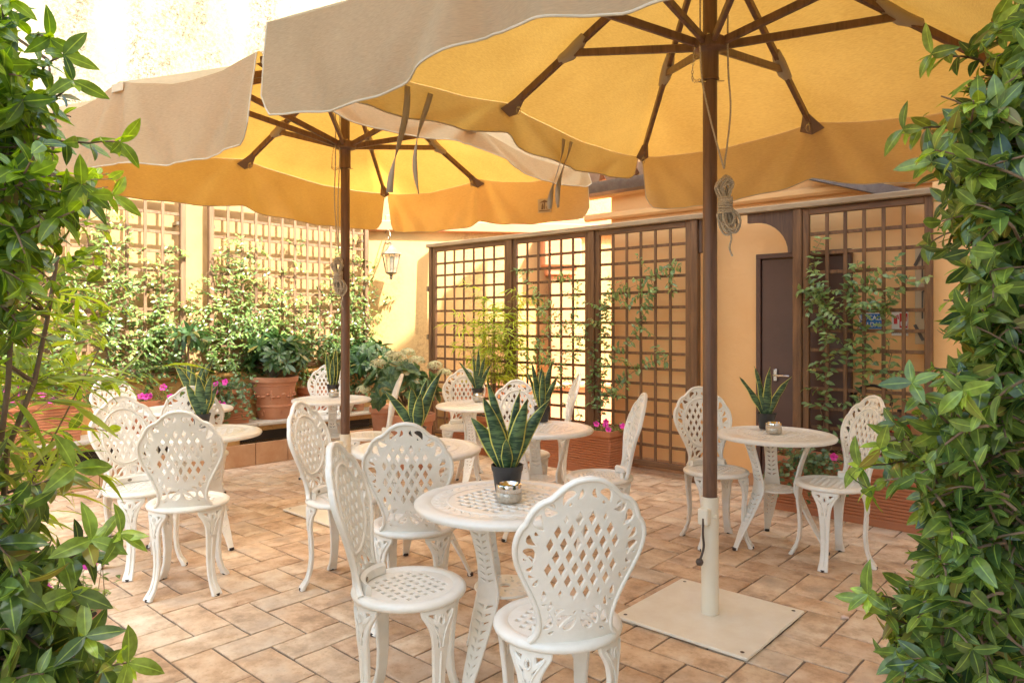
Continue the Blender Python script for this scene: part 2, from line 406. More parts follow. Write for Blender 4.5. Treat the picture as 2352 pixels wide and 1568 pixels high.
M = dict(
    white=mat('white_cast_aluminium', (.80, .768, .695), .30, noise=(22, .35, (.68, .635, .54)), bump=(90, .08)),
    rubber=mat('black_rubber', (.03, .02, .015), .6),
    plate=mat('cream_steel_plate', (.84, .80, .69), .42, noise=(9, .6, (.74, .67, .54)), bump=(14, .12)),
    sleeve=mat('cream_steel_tube', (.80, .74, .60), .35, noise=(5, .3, (.72, .65, .5))),
    steel=mat('steel', (.55, .53, .50), .25, .9),
    darksteel=mat('dark_steel', (.10, .08, .07), .4, .6),
    brass=mat('antique_metal', (.20, .17, .125), .4, .6, noise=(60, .6, (.32, .28, .21))),
    wood_u=wood_mat('mahogany_pole', (.085, .038, .020), (.19, .095, .052), .42),
    wood_f=wood_mat('trellis_wood', (.080, .036, .015), (.24, .12, .048), .6),
    wood_fx=wood_mat('trellis_rail_wood', (.080, .037, .016), (.24, .12, .05), .6, axis='X'),
    wood_g=wood_mat('weathered_rail_wood', (.24, .15, .08), (.46, .34, .20), .75, axis='X'),
    wood_l=wood_mat('pale_trellis_wood', (.10, .055, .028), (.23, .135, .07), .7),
    wood_lx=wood_mat('pale_trellis_rail_wood', (.10, .055, .028), (.23, .135, .07), .7, axis='X'),
    wood_d=wood_mat('dark_bracket_wood', (.06, .030, .018), (.15, .08, .045), .55),
    terra=mat('terracotta', (.50, .21, .105), .75, noise=(9, .5, (.60, .31, .18)), bump=(60, .15)),
    terra2=mat('terracotta_plastic', (.44, .165, .075), .5, noise=(7, .35, (.52, .23, .12)), bump=(40, .08)),
    soil=mat('soil', (.035, .022, .014), .95, bump=(60, .8)),
    pot=mat('black_plastic_pot', (.028, .027, .028), .4, noise=(20, .4, (.06, .058, .056))),
    fabric=fabric_mat(),
    hem=mat('canopy_hem', (.50, .40, .27), .8),
    patch=mat('canopy_patch', (.19, .115, .07), .8),
    strap=mat('canopy_strap', (.36, .29, .20), .8),
    wall_l=plaster_mat('tan_plaster', (.36, .225, .10), (.43, .28, .135), None),
    wall_up=plaster_mat('stained_cream_plaster', (.25, .215, .145), (.34, .30, .215), (.035, .028, .018), cracks=True),
    wall_o=plaster_mat('apricot_plaster', (.86, .50, .215), (.90, .56, .26), None, bump=.5),
    wall_pale=plaster_mat('pale_plaster', (.78, .74, .66), (.80, .77, .70), None),
    wall_lamp=plaster_mat('pale_yellow_plaster', (.54, .34, .14), (.58, .385, .17), (.36, .22, .10)),
    wall_p=plaster_mat('pink_plaster', (.60, .26, .13), (.64, .30, .16), None),
    wall_ochre=plaster_mat('ochre_plaster', (.48, .27, .09), (.54, .32, .12), (.28, .16, .07)),
    plinth=mat('terracotta_plinth_tile', (.48, .25, .12), .6, noise=(6, .8, (.60, .37, .21)), bump=(30, .2)),
    stone=mat('grey_stone_slab', (.40, .35, .29), .7, noise=(7, .9, (.55, .50, .42)), bump=(30, .3)),
    mesh=mat('rusty_mesh', (.10, .075, .055), .7),
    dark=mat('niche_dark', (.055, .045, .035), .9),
    door=mat('brown_door_paint', (.085, .040, .028), .42, noise=(2.5, .5, (.13, .065, .045))),
    tile=tile_mat(),
    grout=mat('grout', (.17, .125, .095), .9, noise=(30, .6, (.25, .19, .14))),
    white_paint=mat('white_paint', (.78, .77, .73), .5),
    blue=mat('sign_blue', (.015, .16, .50), .4),
    red=mat('sign_red', (.55, .025, .02), .4),
    glass=mat('lantern_glass', (.75, .72, .62), .15, 0),
    magenta=mat('petunia_magenta', (.60, .02, .30), .6, noise=(60, .5, (.72, .06, .42))),
    rope=mat('speckled_rope', (.62, .54, .42), .85, noise=(260, .8, (.16, .11, .08))),
    stem=mat('green_stem', (.16, .15, .05), .7, noise=(30, .7, (.22, .13, .07))),
    bark=mat('brown_stem', (.15, .09, .05), .8, noise=(30, .8, (.24, .16, .09)), bump=(60, .4)),
    hyd=mat('hydrangea_petal', (.42, .46, .24), .7, noise=(30, .9, (.62, .56, .36))),
    beige=mat('beige_box', (.55, .42, .26), .5),
    snake=snake_mat(),
    butt=mat('pale_foam', (.72, .52, .42), .7),
    gutter=mat('brown_gutter', (.16, .12, .10), .35, .5, noise=(20, .6, (.26, .21, .18))),
    roof=mat('roof_tile', (.36, .2, .12), .8, noise=(12, .6, (.5, .32, .2))),
)
M['lf_bush'] = leaf_mat('bush_leaf', (.026, .062, .022), (.15, .24, .06), (.42, .58, .08), .18, .36)
M['lf_bush2'] = leaf_mat('laurel_leaf', (.034, .085, .016), (.18, .30, .04), (.42, .58, .06), .24, .45)
M['lf_jas'] = leaf_mat('jasmine_leaf', (.035, .085, .032), (.15, .25, .07), (.32, .42, .10), .30, .35)
M['lf_jas_lit'] = leaf_mat('jasmine_leaf_lit', (.055, .125, .05), (.20, .32, .12), (.40, .50, .14), .30, .35)  # jasmine leaf again, extra brightness put into its colour for the shaded screen
M['lf_bam'] = leaf_mat('bamboo_leaf', (.14, .24, .03), (.30, .42, .05), (.46, .52, .09), .45, .45, vein=False)
M['lf_rho'] = leaf_mat('rhododendron_leaf', (.020, .060, .022), (.052, .12, .035), (.12, .20, .045), .36, .25)
M['lf_ivy'] = leaf_mat('ivy_leaf', (.03, .085, .035), (.10, .19, .08), (.22, .30, .12), .4, .3)
for k in ('glass',):
    b = M[k].node_tree.nodes['Principled BSDF']; b.inputs['Transmission Weight'].default_value = .85
b = M['magenta'].node_tree.nodes['Principled BSDF']
# ------------------------------------------------------------------ leaves
def unit(a):
    n = np.linalg.norm(a, axis=-1, keepdims=True); n[n < 1e-9] = 1
    return a/n

SHAPES = {
    'oval': lambda t: np.sin(PI*np.clip(t, 0, 1)**.85)**.8,
    'lance': lambda t: np.sin(PI*np.clip(t, 0, 1)**.75)**1.1,
    'obov': lambda t: np.sin(PI*np.clip(t, 0, 1)**1.25)**.75,
    'blade': lambda t: np.clip(np.sin(PI*np.clip(t, 0, 1)**.6), 0, 1)**.7,
}
class Leaves:
    def __init__(s): s.P = []; s.D = []; s.U = []; s.L = []; s.W = []; s.Y = []; s.C = []
    def add(s, p, d, u, L, W, young=0.0, curl=.25):
        s.P.append(tuple(p)); s.D.append(tuple(d)); s.U.append(tuple(u)); s.L.append(L); s.W.append(W); s.Y.append(young); s.C.append(curl)
    def build(s, name, material, parent=None, shape='oval', seg=4, fold=.25, wave=0.0, kind=None):
        n = len(s.P)
        if n == 0: return None
        P = np.array(s.P); D = unit(np.array(s.D)); U = np.array(s.U)
        S_ = np.cross(D, U); bad = np.linalg.norm(S_, axis=1) < 1e-3; S_[bad] = np.cross(D[bad], np.array([.3, .8, .5])); S_ = unit(S_); Nn = np.cross(S_, D)
        L = np.array(s.L); W = np.array(s.W); C = np.array(s.C)
        ts = np.linspace(0, 1, seg+1); cols = (-1, 0, 1)
        V = np.zeros((n, (seg+1)*3, 3)); A = np.zeros((n, (seg+1)*3, 4)); rnd = rng.rand(n)
        ph = rng.rand(n)*6.28
        for i, t in enumerate(ts):
            wd = SHAPES[shape](np.array(t))*1.0
            if i == seg: wd = .03
            if i == 0: wd = .06
            for j, c in enumerate(cols):
                off = W*.5*wd*c
                h = -C*L*t*t + fold*abs(c)*W*.5*wd + wave*W*np.sin(ph+t*9+c)*abs(c)
                V[:, i*3+j] = P + D*(L*t*(1-.15*C*t))[:, None] + S_*off[:, None] + Nn*h[:, None]
                A[:, i*3+j, 0] = rnd; A[:, i*3+j, 1] = s.Y; A[:, i*3+j, 2] = abs(c); A[:, i*3+j, 3] = 1
        F = []
        for i in range(seg):
            for j in range(2):
                a = i*3+j; F.append((a, a+1, a+4, a+3))
        F = np.array(F); nv = (seg+1)*3
        faces = (F[None]+(np.arange(n)*nv)[:, None, None]).reshape(-1, 4)
        me = bpy.data.meshes.new(name)
        me.vertices.add(n*nv); me.vertices.foreach_set('co', V.reshape(-1))
        me.loops.add(len(faces)*4); me.loops.foreach_set('vertex_index', faces.reshape(-1))
        me.polygons.add(len(faces)); me.polygons.foreach_set('loop_start', np.arange(len(faces))*4); me.polygons.foreach_set('loop_total', np.full(len(faces), 4))
        me.polygons.foreach_set('use_smooth', np.ones(len(faces), bool))
        me.update()
        at = me.color_attributes.new('lf', 'FLOAT_COLOR', 'POINT'); at.data.foreach_set('color', A.reshape(-1))
        o = link_mesh(name, me, material, parent)
        if kind: o['kind'] = kind
        return o

def rv(s=1.0):
    return np.array([random.gauss(0, 1), random.gauss(0, 1), random.gauss(0, 1)])*s

def nrm(v):
    v = np.array(v, float); return v/(np.linalg.norm(v)+1e-9)

def twig(lv, mb, base, d, length, nleaf, L, W, droop=.1, opp=True, young=.6, tipr=.0015, spread=1.0, wj=.25, start=.15, rosette=0, loose=.18):
    """a leafy shoot: leaves in opposite pairs along a bending stem"""
    p = np.array(base, float); d = nrm(d); st = length/8; pts = [p.copy()]; dirs = [d.copy()]
    for i in range(8):
        d = nrm(d + rv(.08) + np.array([0, 0, -droop*.12])); p = p + d*st; pts.append(p.copy()); dirs.append(d.copy())
    if mb is not None: mb.tube(pts, [.0032*(1-.6*i/8)+tipr*.3 for i in range(9)], 5)
    ax = nrm(np.cross(dirs[0], rv()))
    for k in range(nleaf):
        t = start + (1-start)*(k+.5)/nleaf
        i = min(7, int(t*8)); f = t*8-i
        q = pts[i]*(1-f)+pts[i+1]*f; dd = dirs[i]
        if k % 1 == 0: ax = nrm(np.cross(dd, ax))
        yg = young*max(0, (t-.55)/.45)**1.5
        for sgn in ((-1, 1) if opp else ((-1)**k,)):
            side = nrm(np.cross(dd, ax))*sgn
            ld = nrm(dd*(.55+.5*t) + side*spread + rv(loose) + np.array([0, 0, -.10-loose*.6]))
            up = nrm(dd*.6 + np.array([0, 0, .9]) - side*.2 + rv(.2+loose*.6))
            sc = (1-.35*t*t)*random.uniform(1-wj, 1+wj)
            lv.add(q, ld, up, L*sc, W*sc, min(1, max(0, yg+random.uniform(-.05, .12))), random.uniform(.05, .4))
    for k in range(rosette):
        a = 2*PI*k/rosette+random.random(); s1 = nrm(np.cross(d, [0, 0, 1])+1e-4); s2 = np.cross(d, s1)
        side = s1*math.cos(a)+s2*math.sin(a); sc = random.uniform(.8, 1.15)
        lv.add(p, nrm(d*.45+side+rv(.08)+np.array([0, 0, -.12])), nrm(d+rv(.15)), L*sc, W*sc, young*random.random()*.5, random.uniform(.1, .4))
    return pts

# ------------------------------------------------------------------ frames of the place
FR_A = -41.9                         # local x runs right along the fence, local y goes into the wall
FR_O = Vector((1.541, 6.09, 0))
fx = Vector((math.cos(R(FR_A)), math.sin(R(FR_A)), 0)); fy = Vector((-fx.y, fx.x, 0))
LW_A = 45.5
LW_O = Vector((-1.69, 8.31, 0))      # corner of the left wall; local x negative goes left along it, +y into the wall
lx = Vector((math.cos(R(LW_A)), math.sin(R(LW_A)), 0)); ly = Vector((-lx.y, lx.x, 0))
def F(x, y, z=0): return FR_O + fx*x + fy*y + Vector((0, 0, z))
def W_(x, y, z=0): return LW_O + lx*x + ly*y + Vector((0, 0, z))
def ray_local(u, v, O, ax, ay, yoff):
    """where the view ray of a photo point meets the plane local y = yoff: local (x, z)"""
    d = Vector(((u-1176)/FPX, 1, -(v-742)/FPX)); c = Vector((0, 0, CAMH))
    t = ((O+ay*yoff)-c).dot(ay)/d.dot(ay); p = c+d*t
    return (p-O).dot(ax), p.z
def fq(u, v, y=0): return ray_local(u, v, FR_O, fx, fy, y)
def wq(u, v, y=0): return ray_local(u, v, LW_O, lx, ly, y)

def struct(name, mb, m, loc=(0, 0, 0), rz=0, smooth=None):
    o = mb.build(name, m, None, smooth); o.location = loc; o.rotation_euler = (0, 0, rz); o['kind'] = 'structure'; return o

# ground: grout bed reaching far, tiles laid in herringbone on it
g = MB(); g.add([(-40, -40, -.006), (40, -40, -.006), (40, 40, -.006), (-40, 40, -.006)], [(0, 1, 2, 3)])
struct('ground', g, M['grout'])
def floor_tiles():
    a = .172; gap = .0042
    verts = []; faces = []; col = []
    rg = np.random.RandomState(3)
    def tile(x0, y0, x1, y1):
        x0 += gap; y0 += gap; x1 -= gap; y1 -= gap
        nx = 5 if (x1-x0) > (y1-y0) else 3; ny = 8-nx
        ring = [(x0+(x1-x0)*i/nx, y0) for i in range(nx)] + [(x1, y0+(y1-y0)*i/ny) for i in range(ny)] + \
               [(x1-(x1-x0)*i/nx, y1) for i in range(nx)] + [(x0, y1-(y1-y0)*i/ny) for i in range(ny)]
        ring = [(x+rg.uniform(-.0022, .0022), y+rg.uniform(-.0022, .0022)) for x, y in ring]
        cx = (x0+x1)/2; cy = (y0+y1)/2; n = len(ring); b = len(verts); c = (rg.rand(), rg.rand(), rg.rand(), 1)
        tz = rg.uniform(-.0007, .0007); sx = rg.uniform(-.004, .004); sy = rg.uniform(-.004, .004)
        zz = lambda x, y: tz+sx*(x-cx)+sy*(y-cy)
        for x, y in ring: verts.append((x, y, -.008))
        for x, y in ring: verts.append((x, y, zz(x, y)-.0022))
        for x, y in ring:
            k = 1-.004/max(abs(x-cx), abs(y-cy)); verts.append((cx+(x-cx)*k, cy+(y-cy)*k, zz(x, y)))
        for i in range(n):
            j = (i+1) % n
            faces.append((b+i, b+j, b+n+j, b+n+i)); faces.append((b+n+i, b+n+j, b+2*n+j, b+2*n+i))
        faces.append(tuple(b+2*n+i for i in range(n)))
        col.extend([c]*(3*n))
    rx, ry = math.cos(R(FR_A)), math.sin(R(FR_A))
    for i in range(-40, 60):
        for j in range(-60, 40):
            m = (i-j) % 4
            if m not in (0, 3): continue
            cx, cy = (i+1)*a, (j+1)*a
            wx = cx*rx-cy*ry; wy = cx*ry+cy*rx + 0
            if wy < .3 or wy > 9.6 or abs(wx) > .74*wy+2.0: continue
            if m == 0: tile(i*a, j*a, (i+2)*a, (j+1)*a)
            else: tile(i*a, j*a, (i+1)*a, (j+2)*a)
    me = bpy.data.meshes.new('patio_floor'); me.from_pydata(verts, [], faces); me.update()
    at = me.color_attributes.new('tl', 'FLOAT_COLOR', 'POINT'); at.data.foreach_set('color', np.array(col).reshape(-1))
    o = link_mesh('patio_floor', me, M['tile'], None, 30)
    o.rotation_euler = (0, 0, R(FR_A)); o['kind'] = 'structure'
floor_tiles()

# tall left wall, with the thicker ochre base under the trellises
b = MB(); b.box((-3.2, .15, 1.36), (6.6, .30, 2.72))
o = struct('garden_wall', b, M['wall_l'], LW_O, R(LW_A)); del o['kind']
tag(o, 'tan plastered garden wall carrying the left trellises', 'wall')
b = MB(); b.box((-3.2, .19, 4.86), (6.6, .30, 4.28))
o = struct('tall_wall', b, M['wall_up'], LW_O, R(LW_A)); del o['kind']
tag(o, 'tall stained cream wall rising above the left trellises and parasols', 'wall')
b = MB(); b.box((-3.2, -.075, .62), (6.4, .15, .44)); 
b.tube([(-6.4, -.145, .845), (0, -.145, .845)], .028, 12); b.box((-3.2, -.07, .857), (6.4, .15, .03))
o = struct('low_wall', b, M['wall_ochre'], LW_O, R(LW_A), 40); del o['kind']
tag(o, 'low ochre wall with rounded cap below the left trellises', 'wall')

# bench along the left wall: tiled plinth, piers, meshed niches, stone slab
bt = thing('wall_bench', 'built-in ochre bench with stone top and dark meshed niches along left wall', 'bench', LW_O, R(LW_A))
FRN = -.505
b = MB(); b.box((-3.2, (FRN+.03-.15)/2-.0, .0), (6.4, -.12-FRN, .01)); 
b = MB()
k = 0; x = -6.3
rr = random.Random(5)
while x < -.02:
    wd = .335; x1 = min(x+wd, 0); b.box(((x+x1)/2, FRN+.012, .105), (x1-x-.006, .024, .21), bev=.004); x = x1
b.build('plinth', M['plinth'], bt, 30)
b = MB(); b.box((-3.2, FRN+.225, .1), (6.4, .40, .20))
b.box((-3.2, FRN+.03+.01, .345), (6.4, .03, .05))
for i in range(8): b.box((-.12-i*.86, FRN+.1, .26), (.16, .16, .12))
b.build('body', M['wall_ochre'], bt)
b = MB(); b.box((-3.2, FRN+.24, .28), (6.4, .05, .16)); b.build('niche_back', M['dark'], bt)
b = MB()
for i in range(7):
    x0 = -.20-i*.86; 
    for q in range(30):
        xx = x0-q*.0235
        b.bar((xx, FRN+.045, .205), (xx-.10, FRN+.045, .318), .0022, .0022); b.bar((xx-.10, FRN+.047, .205), (xx, FRN+.047, .318), .0022, .0022)
    pts = [(x0-.75*t, FRN+.1+.03*math.sin(9*t+i), .235+.03*math.sin(5*t+i*2)) for t in np.linspace(0, 1, 14)]
    b.tube(pts, .004, 6)
b.build('mesh', M['mesh'], bt)
b = MB(); 
for i in range(8):
    b.box((-.40-i*.8, (FRN-.03-.15)/2, .388), (.795, -.15-FRN+.03, .032), bev=.006)
b.build('slab', M['stone'], bt, 30)

# lamp wall closing the far end, the storey over it, pink pilaster and ledge
LA = 8.0
def LMP(x, y, z=0):
    c, s = math.cos(R(LA)), math.sin(R(LA)); return Vector((LW_O.x+c*x-s*y, LW_O.y+s*x+c*y, z))
b = MB(); b.box((1.9, .16, 1.22), (4.2, .30, 2.44))
o = struct('lamp_wall', b, M['wall_lamp'], LW_O, R(LA)); del o['kind']
tag(o, 'pale yellow sunlit wall that carries the lantern', 'wall')
b = MB(); b.box((2.2, .20, 2.50), (4.4, .52, .12), bev=.01); b.box((2.3, .30, 2.60), (4.2, .5, .08), bev=.01)
o = struct('wall_cornice', b, M['wall_p'], LW_O, R(LA)); del o['kind']
tag(o, 'orange moulded cornice on top of the lantern wall', 'cornice')
b = MB(); b.box((2.6, 1.3, 2.4), (5.6, .3, 4.8)); 
o = struct('upper_wall', b, M['wall_lamp'], LW_O, R(LA)); del o['kind']
tag(o, 'pale upper wall set back above the orange cornice', 'wall')
pl = thing('wall_pilaster', 'pink pilaster with stepped capital behind the middle trellis', 'pilaster', LMP(2.28, .012), R(LA))
b = MB(); b.box((0, -.09, 1.2), (.26, .18, 1.45), bev=.008); b.build('shaft', M['wall_p'], pl)
b = MB(); b.box((0, -.11, 1.98), (.36, .22, .10), bev=.01); b.box((0, -.13, 2.20), (.46, .26, .34), bev=.02); b.box((0, -.12, 2.405), (.54, .28, .06), bev=.01); b.build('capital', M['wall_p'], pl)
b = MB(); b.box((2.3, -.14, .30), (2.6, .26, .60)); b.box((2.3, -.15, .625), (2.64, .34, .05), bev=.012)
o = struct('pink_ledge', b, M['wall_p'], LW_O, R(LA)); del o['kind']
tag(o, 'low pink ledge at the foot of the sunlit wall behind the screen', 'ledge')

# apricot house wall behind the screen, with plinth, door, gutter and strut
WY = .24
hx0 = fq(1404, 742, WY)[0]; hx1 = 1.80
b = MB(); b.box(((hx0+7.5)/2, WY+.2, 2.35), (7.5-hx0, .4, 4.70))
o = struct('house_wall', b, M['wall_o'], FR_O, R(FR_A)); del o['kind']
tag(o, 'apricot house wall with the brown door behind the wooden screen', 'wall')
b = MB(); b.box(((hx1+6.5)/2, WY-.09, 2.35), (6.5-hx1, .18, 4.70), bev=.006)
o = struct('wall_pier', b, M['wall_o'], FR_O, R(FR_A)); del o['kind']
tag(o, 'projecting apricot wall face where the right screen ends', 'wall')
b = MB(); x = hx0-.005
while x < hx1-.01:
    x1 = min(x+.33, hx1-.002); b.box(((x+x1)/2, WY-.012, .05), (x1-x-.005, .024, .10), bev=.003); x = x1
o = struct('wall_plinth', b, M['plinth'], FR_O, R(FR_A)); del o['kind']
tag(o, 'row of terracotta skirting tiles at the foot of the apricot wall', 'plinth')
b = MB(); b.box(((hx0-.3+3)/2, WY-.03, 2.40), (3.3-hx0, .06, .07), bev=.02); b.box(((hx0-.3+3)/2, WY-.06, 2.63), (3.3-hx0, .12, .10), bev=.02)
o = struct('wall_moulding', b, M['wall_o'], FR_O, R(FR_A)); del o['kind']
tag(o, 'apricot eaves moulding running above the wooden screen', 'moulding')
gt = thing('roof_gutter', 'dark brown rain gutter under the eaves behind the parasol corner', 'gutter', F(0, WY-.14, 2.66), R(FR_A))
b = MB(); pr = [(-.075, .05), (-.072, .0), (-.05, -.05), (0, -.07), (.05, -.05), (.072, 0), (.075, .05), (.07, .05), (.066, 0), (.045, -.045), (0, -.062), (-.045, -.045), (-.066, 0), (-.07, .05)]
b.prism(pr, 4.4, lambda x, y, w_: Vector((w_+hx0+1.65, x, y))); b.build('channel', M['gutter'], gt, 40)
b = MB()
for i in range(5): b.box((hx0-.4+i*.95, 0, -.02), (.03, .17, .16), bev=.005)
b.build('bracket', M['darksteel'], gt)
rf = MB()
for i in range(24):
    xx = hx0-.5+i*.19
    rf.tube([(xx, -.13, 2.79), (xx, .6, 3.02)], .075, 8)
o = struct('tiled_eaves', rf, M['roof'], F(0, WY, 0), R(FR_A), 40); del o['kind']
tag(o, 'row of clay roof tiles over the brown gutter', 'roof')

dr = thing('boiler_door', 'dark brown metal door half hidden behind the right screen', 'door', F(0, WY, 0), R(FR_A))
dx0, dz1 = fq(1741, 591, WY); dx1 = fq(2214, 590, WY)[0]; dz1 = 1.93
dx1 = fq(1555.75+1148*.3515, 592, WY)[0]
b = MB(); b.box((dx0+.02, -.02, (dz1+.1)/2), (.04, .05, dz1-.1), bev=.004); b.box((dx1-.02, -.02, (dz1+.1)/2), (.04, .05, dz1-.1), bev=.004); b.box(((dx0+dx1)/2, -.021, dz1-.02), (dx1-dx0, .052, .04), bev=.004)
b.build('frame', M['door'], dr)
b = MB(); b.box(((dx0+dx1)/2, -.010, (dz1-.04+.1)/2), (dx1-dx0-.086, .03, dz1-.15), bev=.004); dp = b.build('panel', M['door'], dr)
hxp, hz = fq(1783, 861, WY-.03)
b = MB(); b.box((hxp-.005, -.036, hz), (.035, .012, .10), bev=.005); b.tube([(hxp, -.04, hz), (hxp, -.085, hz), (hxp+.02, -.092, hz), (hxp+.13, -.092, hz)], .0085, 8); b.build('handle', M['steel'], dr, 40)

# tall pale block added out of view on the right to shade the patio
b = MB(); b.box((4.6+2.5, -4.9, 5.85), (5.0, 11.2, 11.7))
o = struct('shade_block', b, M['wall_pale'], FR_O, R(FR_A)); del o['kind']
tag(o, 'tall pale block added out of view to the right of the camera, shading the patio', 'light blocker')

# diagonal strut above the right screen
s0 = fq(1925, 412, WY-.12); s1 = fq(2080, 450, WY-.12)
b = MB(); b.bar((s0[0]-.25, WY-.13, s0[1]+.08), (s1[0]+.02, WY-.13, s1[1]-.0), .05, .085, (0, 0, 1), .006)
o = b.build('awning_strut', M['gutter'], None); o.location = FR_O; o.rotation_euler = (0, 0, R(FR_A))
tag(o, 'dark diagonal metal strut above the right screen', 'strut')
# signs
def sign(name, label, u0, v0, u1, v1):
    a = fq(u0, v0, WY-.006); c = fq(u1, v1, WY-.006)
    return a[0], c[1], c[0], a[1]
x0, z0, x1, z1 = sign('', '', 1974, 719, 2030, 757)
sg = thing('boiler_room_sign', 'blue and white sign reading LOCALE CALDAIA on the wall', 'sign', F((x0+x1)/2, WY-.004, (z0+z1)/2), R(FR_A))
sw, sh = x1-x0, z1-z0
b = MB(); b.box((0, 0, 0), (sw, .005, sh)); b.build('backing', M['white_paint'], sg)
b = MB(); b.box((0, -.0035, 0), (sw*.92, .003, sh*.88)); b.build('blue_field', M['blue'], sg)
b = MB()
for tx, zz in (('LOCALE', sh*.2), ('CALDAIA', -sh*.22)):
    vs, fs = text_mesh(tx, sh*.40, lambda x, y, w_: Vector((x*.86, -.0060-w_, y+zz)), bold=.0012); b.add(vs, fs)
b.build('lettering', M['white_paint'], sg)
x0, z0, x1, z1 = sign('', '', 2048, 717, 2086, 771)
sg = thing('extinguisher_sign', 'small red and white fire extinguisher sign marked ESTINTORE', 'sign', F((x0+x1)/2, WY-.004, (z0+z1)/2), R(FR_A))
sw, sh = x1-x0, z1-z0
b = MB(); b.box((0, 0, 0), (sw, .005, sh)); b.build('backing', M['white_paint'], sg)
b = MB(); b.box((sw*.22, -.0035, sh*.14), (sw*.48, .003, sh*.62)); 
b.tube([(-sw*.26, -.004, sh*.0), (-sw*.26, -.004, sh*.28)], .012, 8); b.tube([(-sw*.26, -.004, sh*.30), (-sw*.12, -.004, sh*.38), (-sw*.08, -.004, sh*.2)], .004, 6)
b.build('red_field', M['red'], sg)
b = MB()
for k in range(4):
    x_ = sw*(.06+.1*k); b.prism([(x_, sh*-.08), (x_+sw*.07, sh*-.1), (x_+sw*.10, sh*.1), (x_+sw*.05, sh*(.30+.03*(k % 2))), (x_+sw*.055, sh*.12), (x_-sw*.01, sh*.08)], .002, lambda x, y, w_: Vector((x, -.0062-w_, y)))
b.build('flame', M['white_paint'], sg)
b = MB(); vs, fs = text_mesh('ESTINTORE', sh*.13, lambda x, y, w_: Vector((x, -.0042-w_, y-sh*.36))); b.add(vs, fs); b.build('lettering', M['darksteel'], sg)
# meter box and hose behind the right screen
x0, z0 = fq(2106, 790, WY); x1, z1 = fq(2134, 566, WY)
bx = thing('meter_box', 'beige meter box with dark outlines behind the right screen', 'box', F((x0+x1)/2, WY-.03, (z0+z1)/2), R(FR_A))
sw, sh = abs(x1-x0), abs(z1-z0)
b = MB(); b.box((0, 0, 0), (sw, .06, sh), bev=.004); b.build('body', M['beige'], bx)
b = MB(); b.bar((-sw*.5, -.034, sh*.30), (sw*.2, -.034, sh*.46), .008, .02); b.bar((-sw*.5, -.034, -sh*.30), (sw*.2, -.034, -sh*.46), .008, .02)
for z_ in (.28, -.1): b.box((sw*.12, -.032, sh*z_), (.01, .006, sh*.28)); b.box((sw*.28, -.032, sh*(z_+.14)), (sw*.3, .006, .01))
b.build('trim', M['darksteel'], bx)
c = fq(2005, 900, WY-.03)
b = MB(); b.tube([(c[0]+.13*math.cos(a)*1.0, WY-.04, c[1]+.11*math.sin(a)-.06) for a in np.linspace(-.3, PI+.4, 18)], .011, 8)
o = b.build('garden_hose', M['rubber'], None, 40); o.location = FR_O; o.rotation_euler = (0, 0, R(FR_A)); tag(o, 'black hose looped against the apricot wall', 'hose')
c = fq(2068, 930, WY-.08)
ex = thing('fire_extinguisher', 'red fire extinguisher hanging behind the right screen', 'fire extinguisher', F(c[0], WY-.09, c[1]-.46), R(FR_A))
b = MB(); b.lathe([(0, 0), (.06, .002), (.068, .02), (.068, .30), (.055, .34), (.022, .37), (.018, .39), (0, .39)], n=20); b.build('cylinder', M['red'], ex, 40)
b = MB(); b.lathe([(.0685, .12), (.0692, .121), (.0692, .24), (.0685, .241)], n=20); b.build('label_band', M['white_paint'], ex, 40)
b = MB(); b.box((0, 0, .41), (.03, .03, .04)); b.bar((0, 0, .42), (.07, -.03, .45), .014, .01); b.tube([(0, -.02, .40), (-.06, -.05, .36), (-.07, -.05, .2), (-.06, -.05, .1)], .008, 6); b.build('valve', M['rubber'], ex)

# ------------------------------------------------------------------ wooden screen (fence frame)
sc = thing('trellis_screen', 'long brown wooden trellis screen with posts and top rail before apricot wall', 'trellis', FR_O, R(FR_A))
TOP = 2.285
def lattice(mb, x0, x1, z0, z1, cols, rows, y=0, wv=.026, th=.013):
    for i in range(1, cols):
        x = x0+(x1-x0)*i/cols; mb.box((x, y-th*.5, (z0+z1)/2), (wv, th-.001, z1-z0), bev=.002)
    for j in range(1, rows):
        z = z0+(z1-z0)*j/rows; mb.box(((x0+x1)/2, y+th*.5, z), (x1-x0, th-.001, wv), bev=.002)
def panel(parent, x0, x1, z0, z1, cols, rows, mv, mh, y=0, fw=.05):
    f = MB()
    for x in (x0+fw/2, x1-fw/2): f.box((x, y, (z0+z1)/2), (fw, .038, z1-z0), bev=.005)
    fr = f.build('panel_frame', mv, parent)
    for z in (z0+fw/2, z1-fw/2):
        h = MB(); h.box(((x0+x1)/2, y-.001, z), (x1-x0-2*fw+.002, .036, fw), bev=.005); h.build('crossbar', mh, fr)
    l = MB(); lattice(l, x0+fw, x1-fw, z0+fw, z1-fw, cols, rows, y); l.build('lattice', mv, fr)
posts = [fq(992, 742)[0], fq(1174, 742)[0], fq(1362, 742)[0], fq(1597, 742)[0], fq(1834, 742)[0]]
ends = [posts[0]+.03, posts[1]-.035, posts[1]+.035, posts[2]-.035, posts[2]+.035, posts[3]-.035, posts[4]+.035, fq(2143, 742)[0]]
for i, px in enumerate(posts):
    b = MB(); wd = .045 if i == 0 else .068
    b.box((px, 0, (TOP-.045)/2), (wd, .07, TOP-.045), bev=.006); b.build('post', M['wood_f'], sc)
panel(sc, ends[0], ends[1], .08, TOP-.05, 7, 15, M['wood_f'], M['wood_fx'])
panel(sc, ends[2], ends[3], .08, TOP-.05, 6, 15, M['wood_f'], M['wood_fx'])
panel(sc, ends[4], ends[5], .08, TOP-.05, 6, 15, M['wood_f'], M['wood_fx'])
panel(sc, ends[6], ends[7], .08, TOP-.05, 6, 14, M['wood_f'], M['wood_fx'])
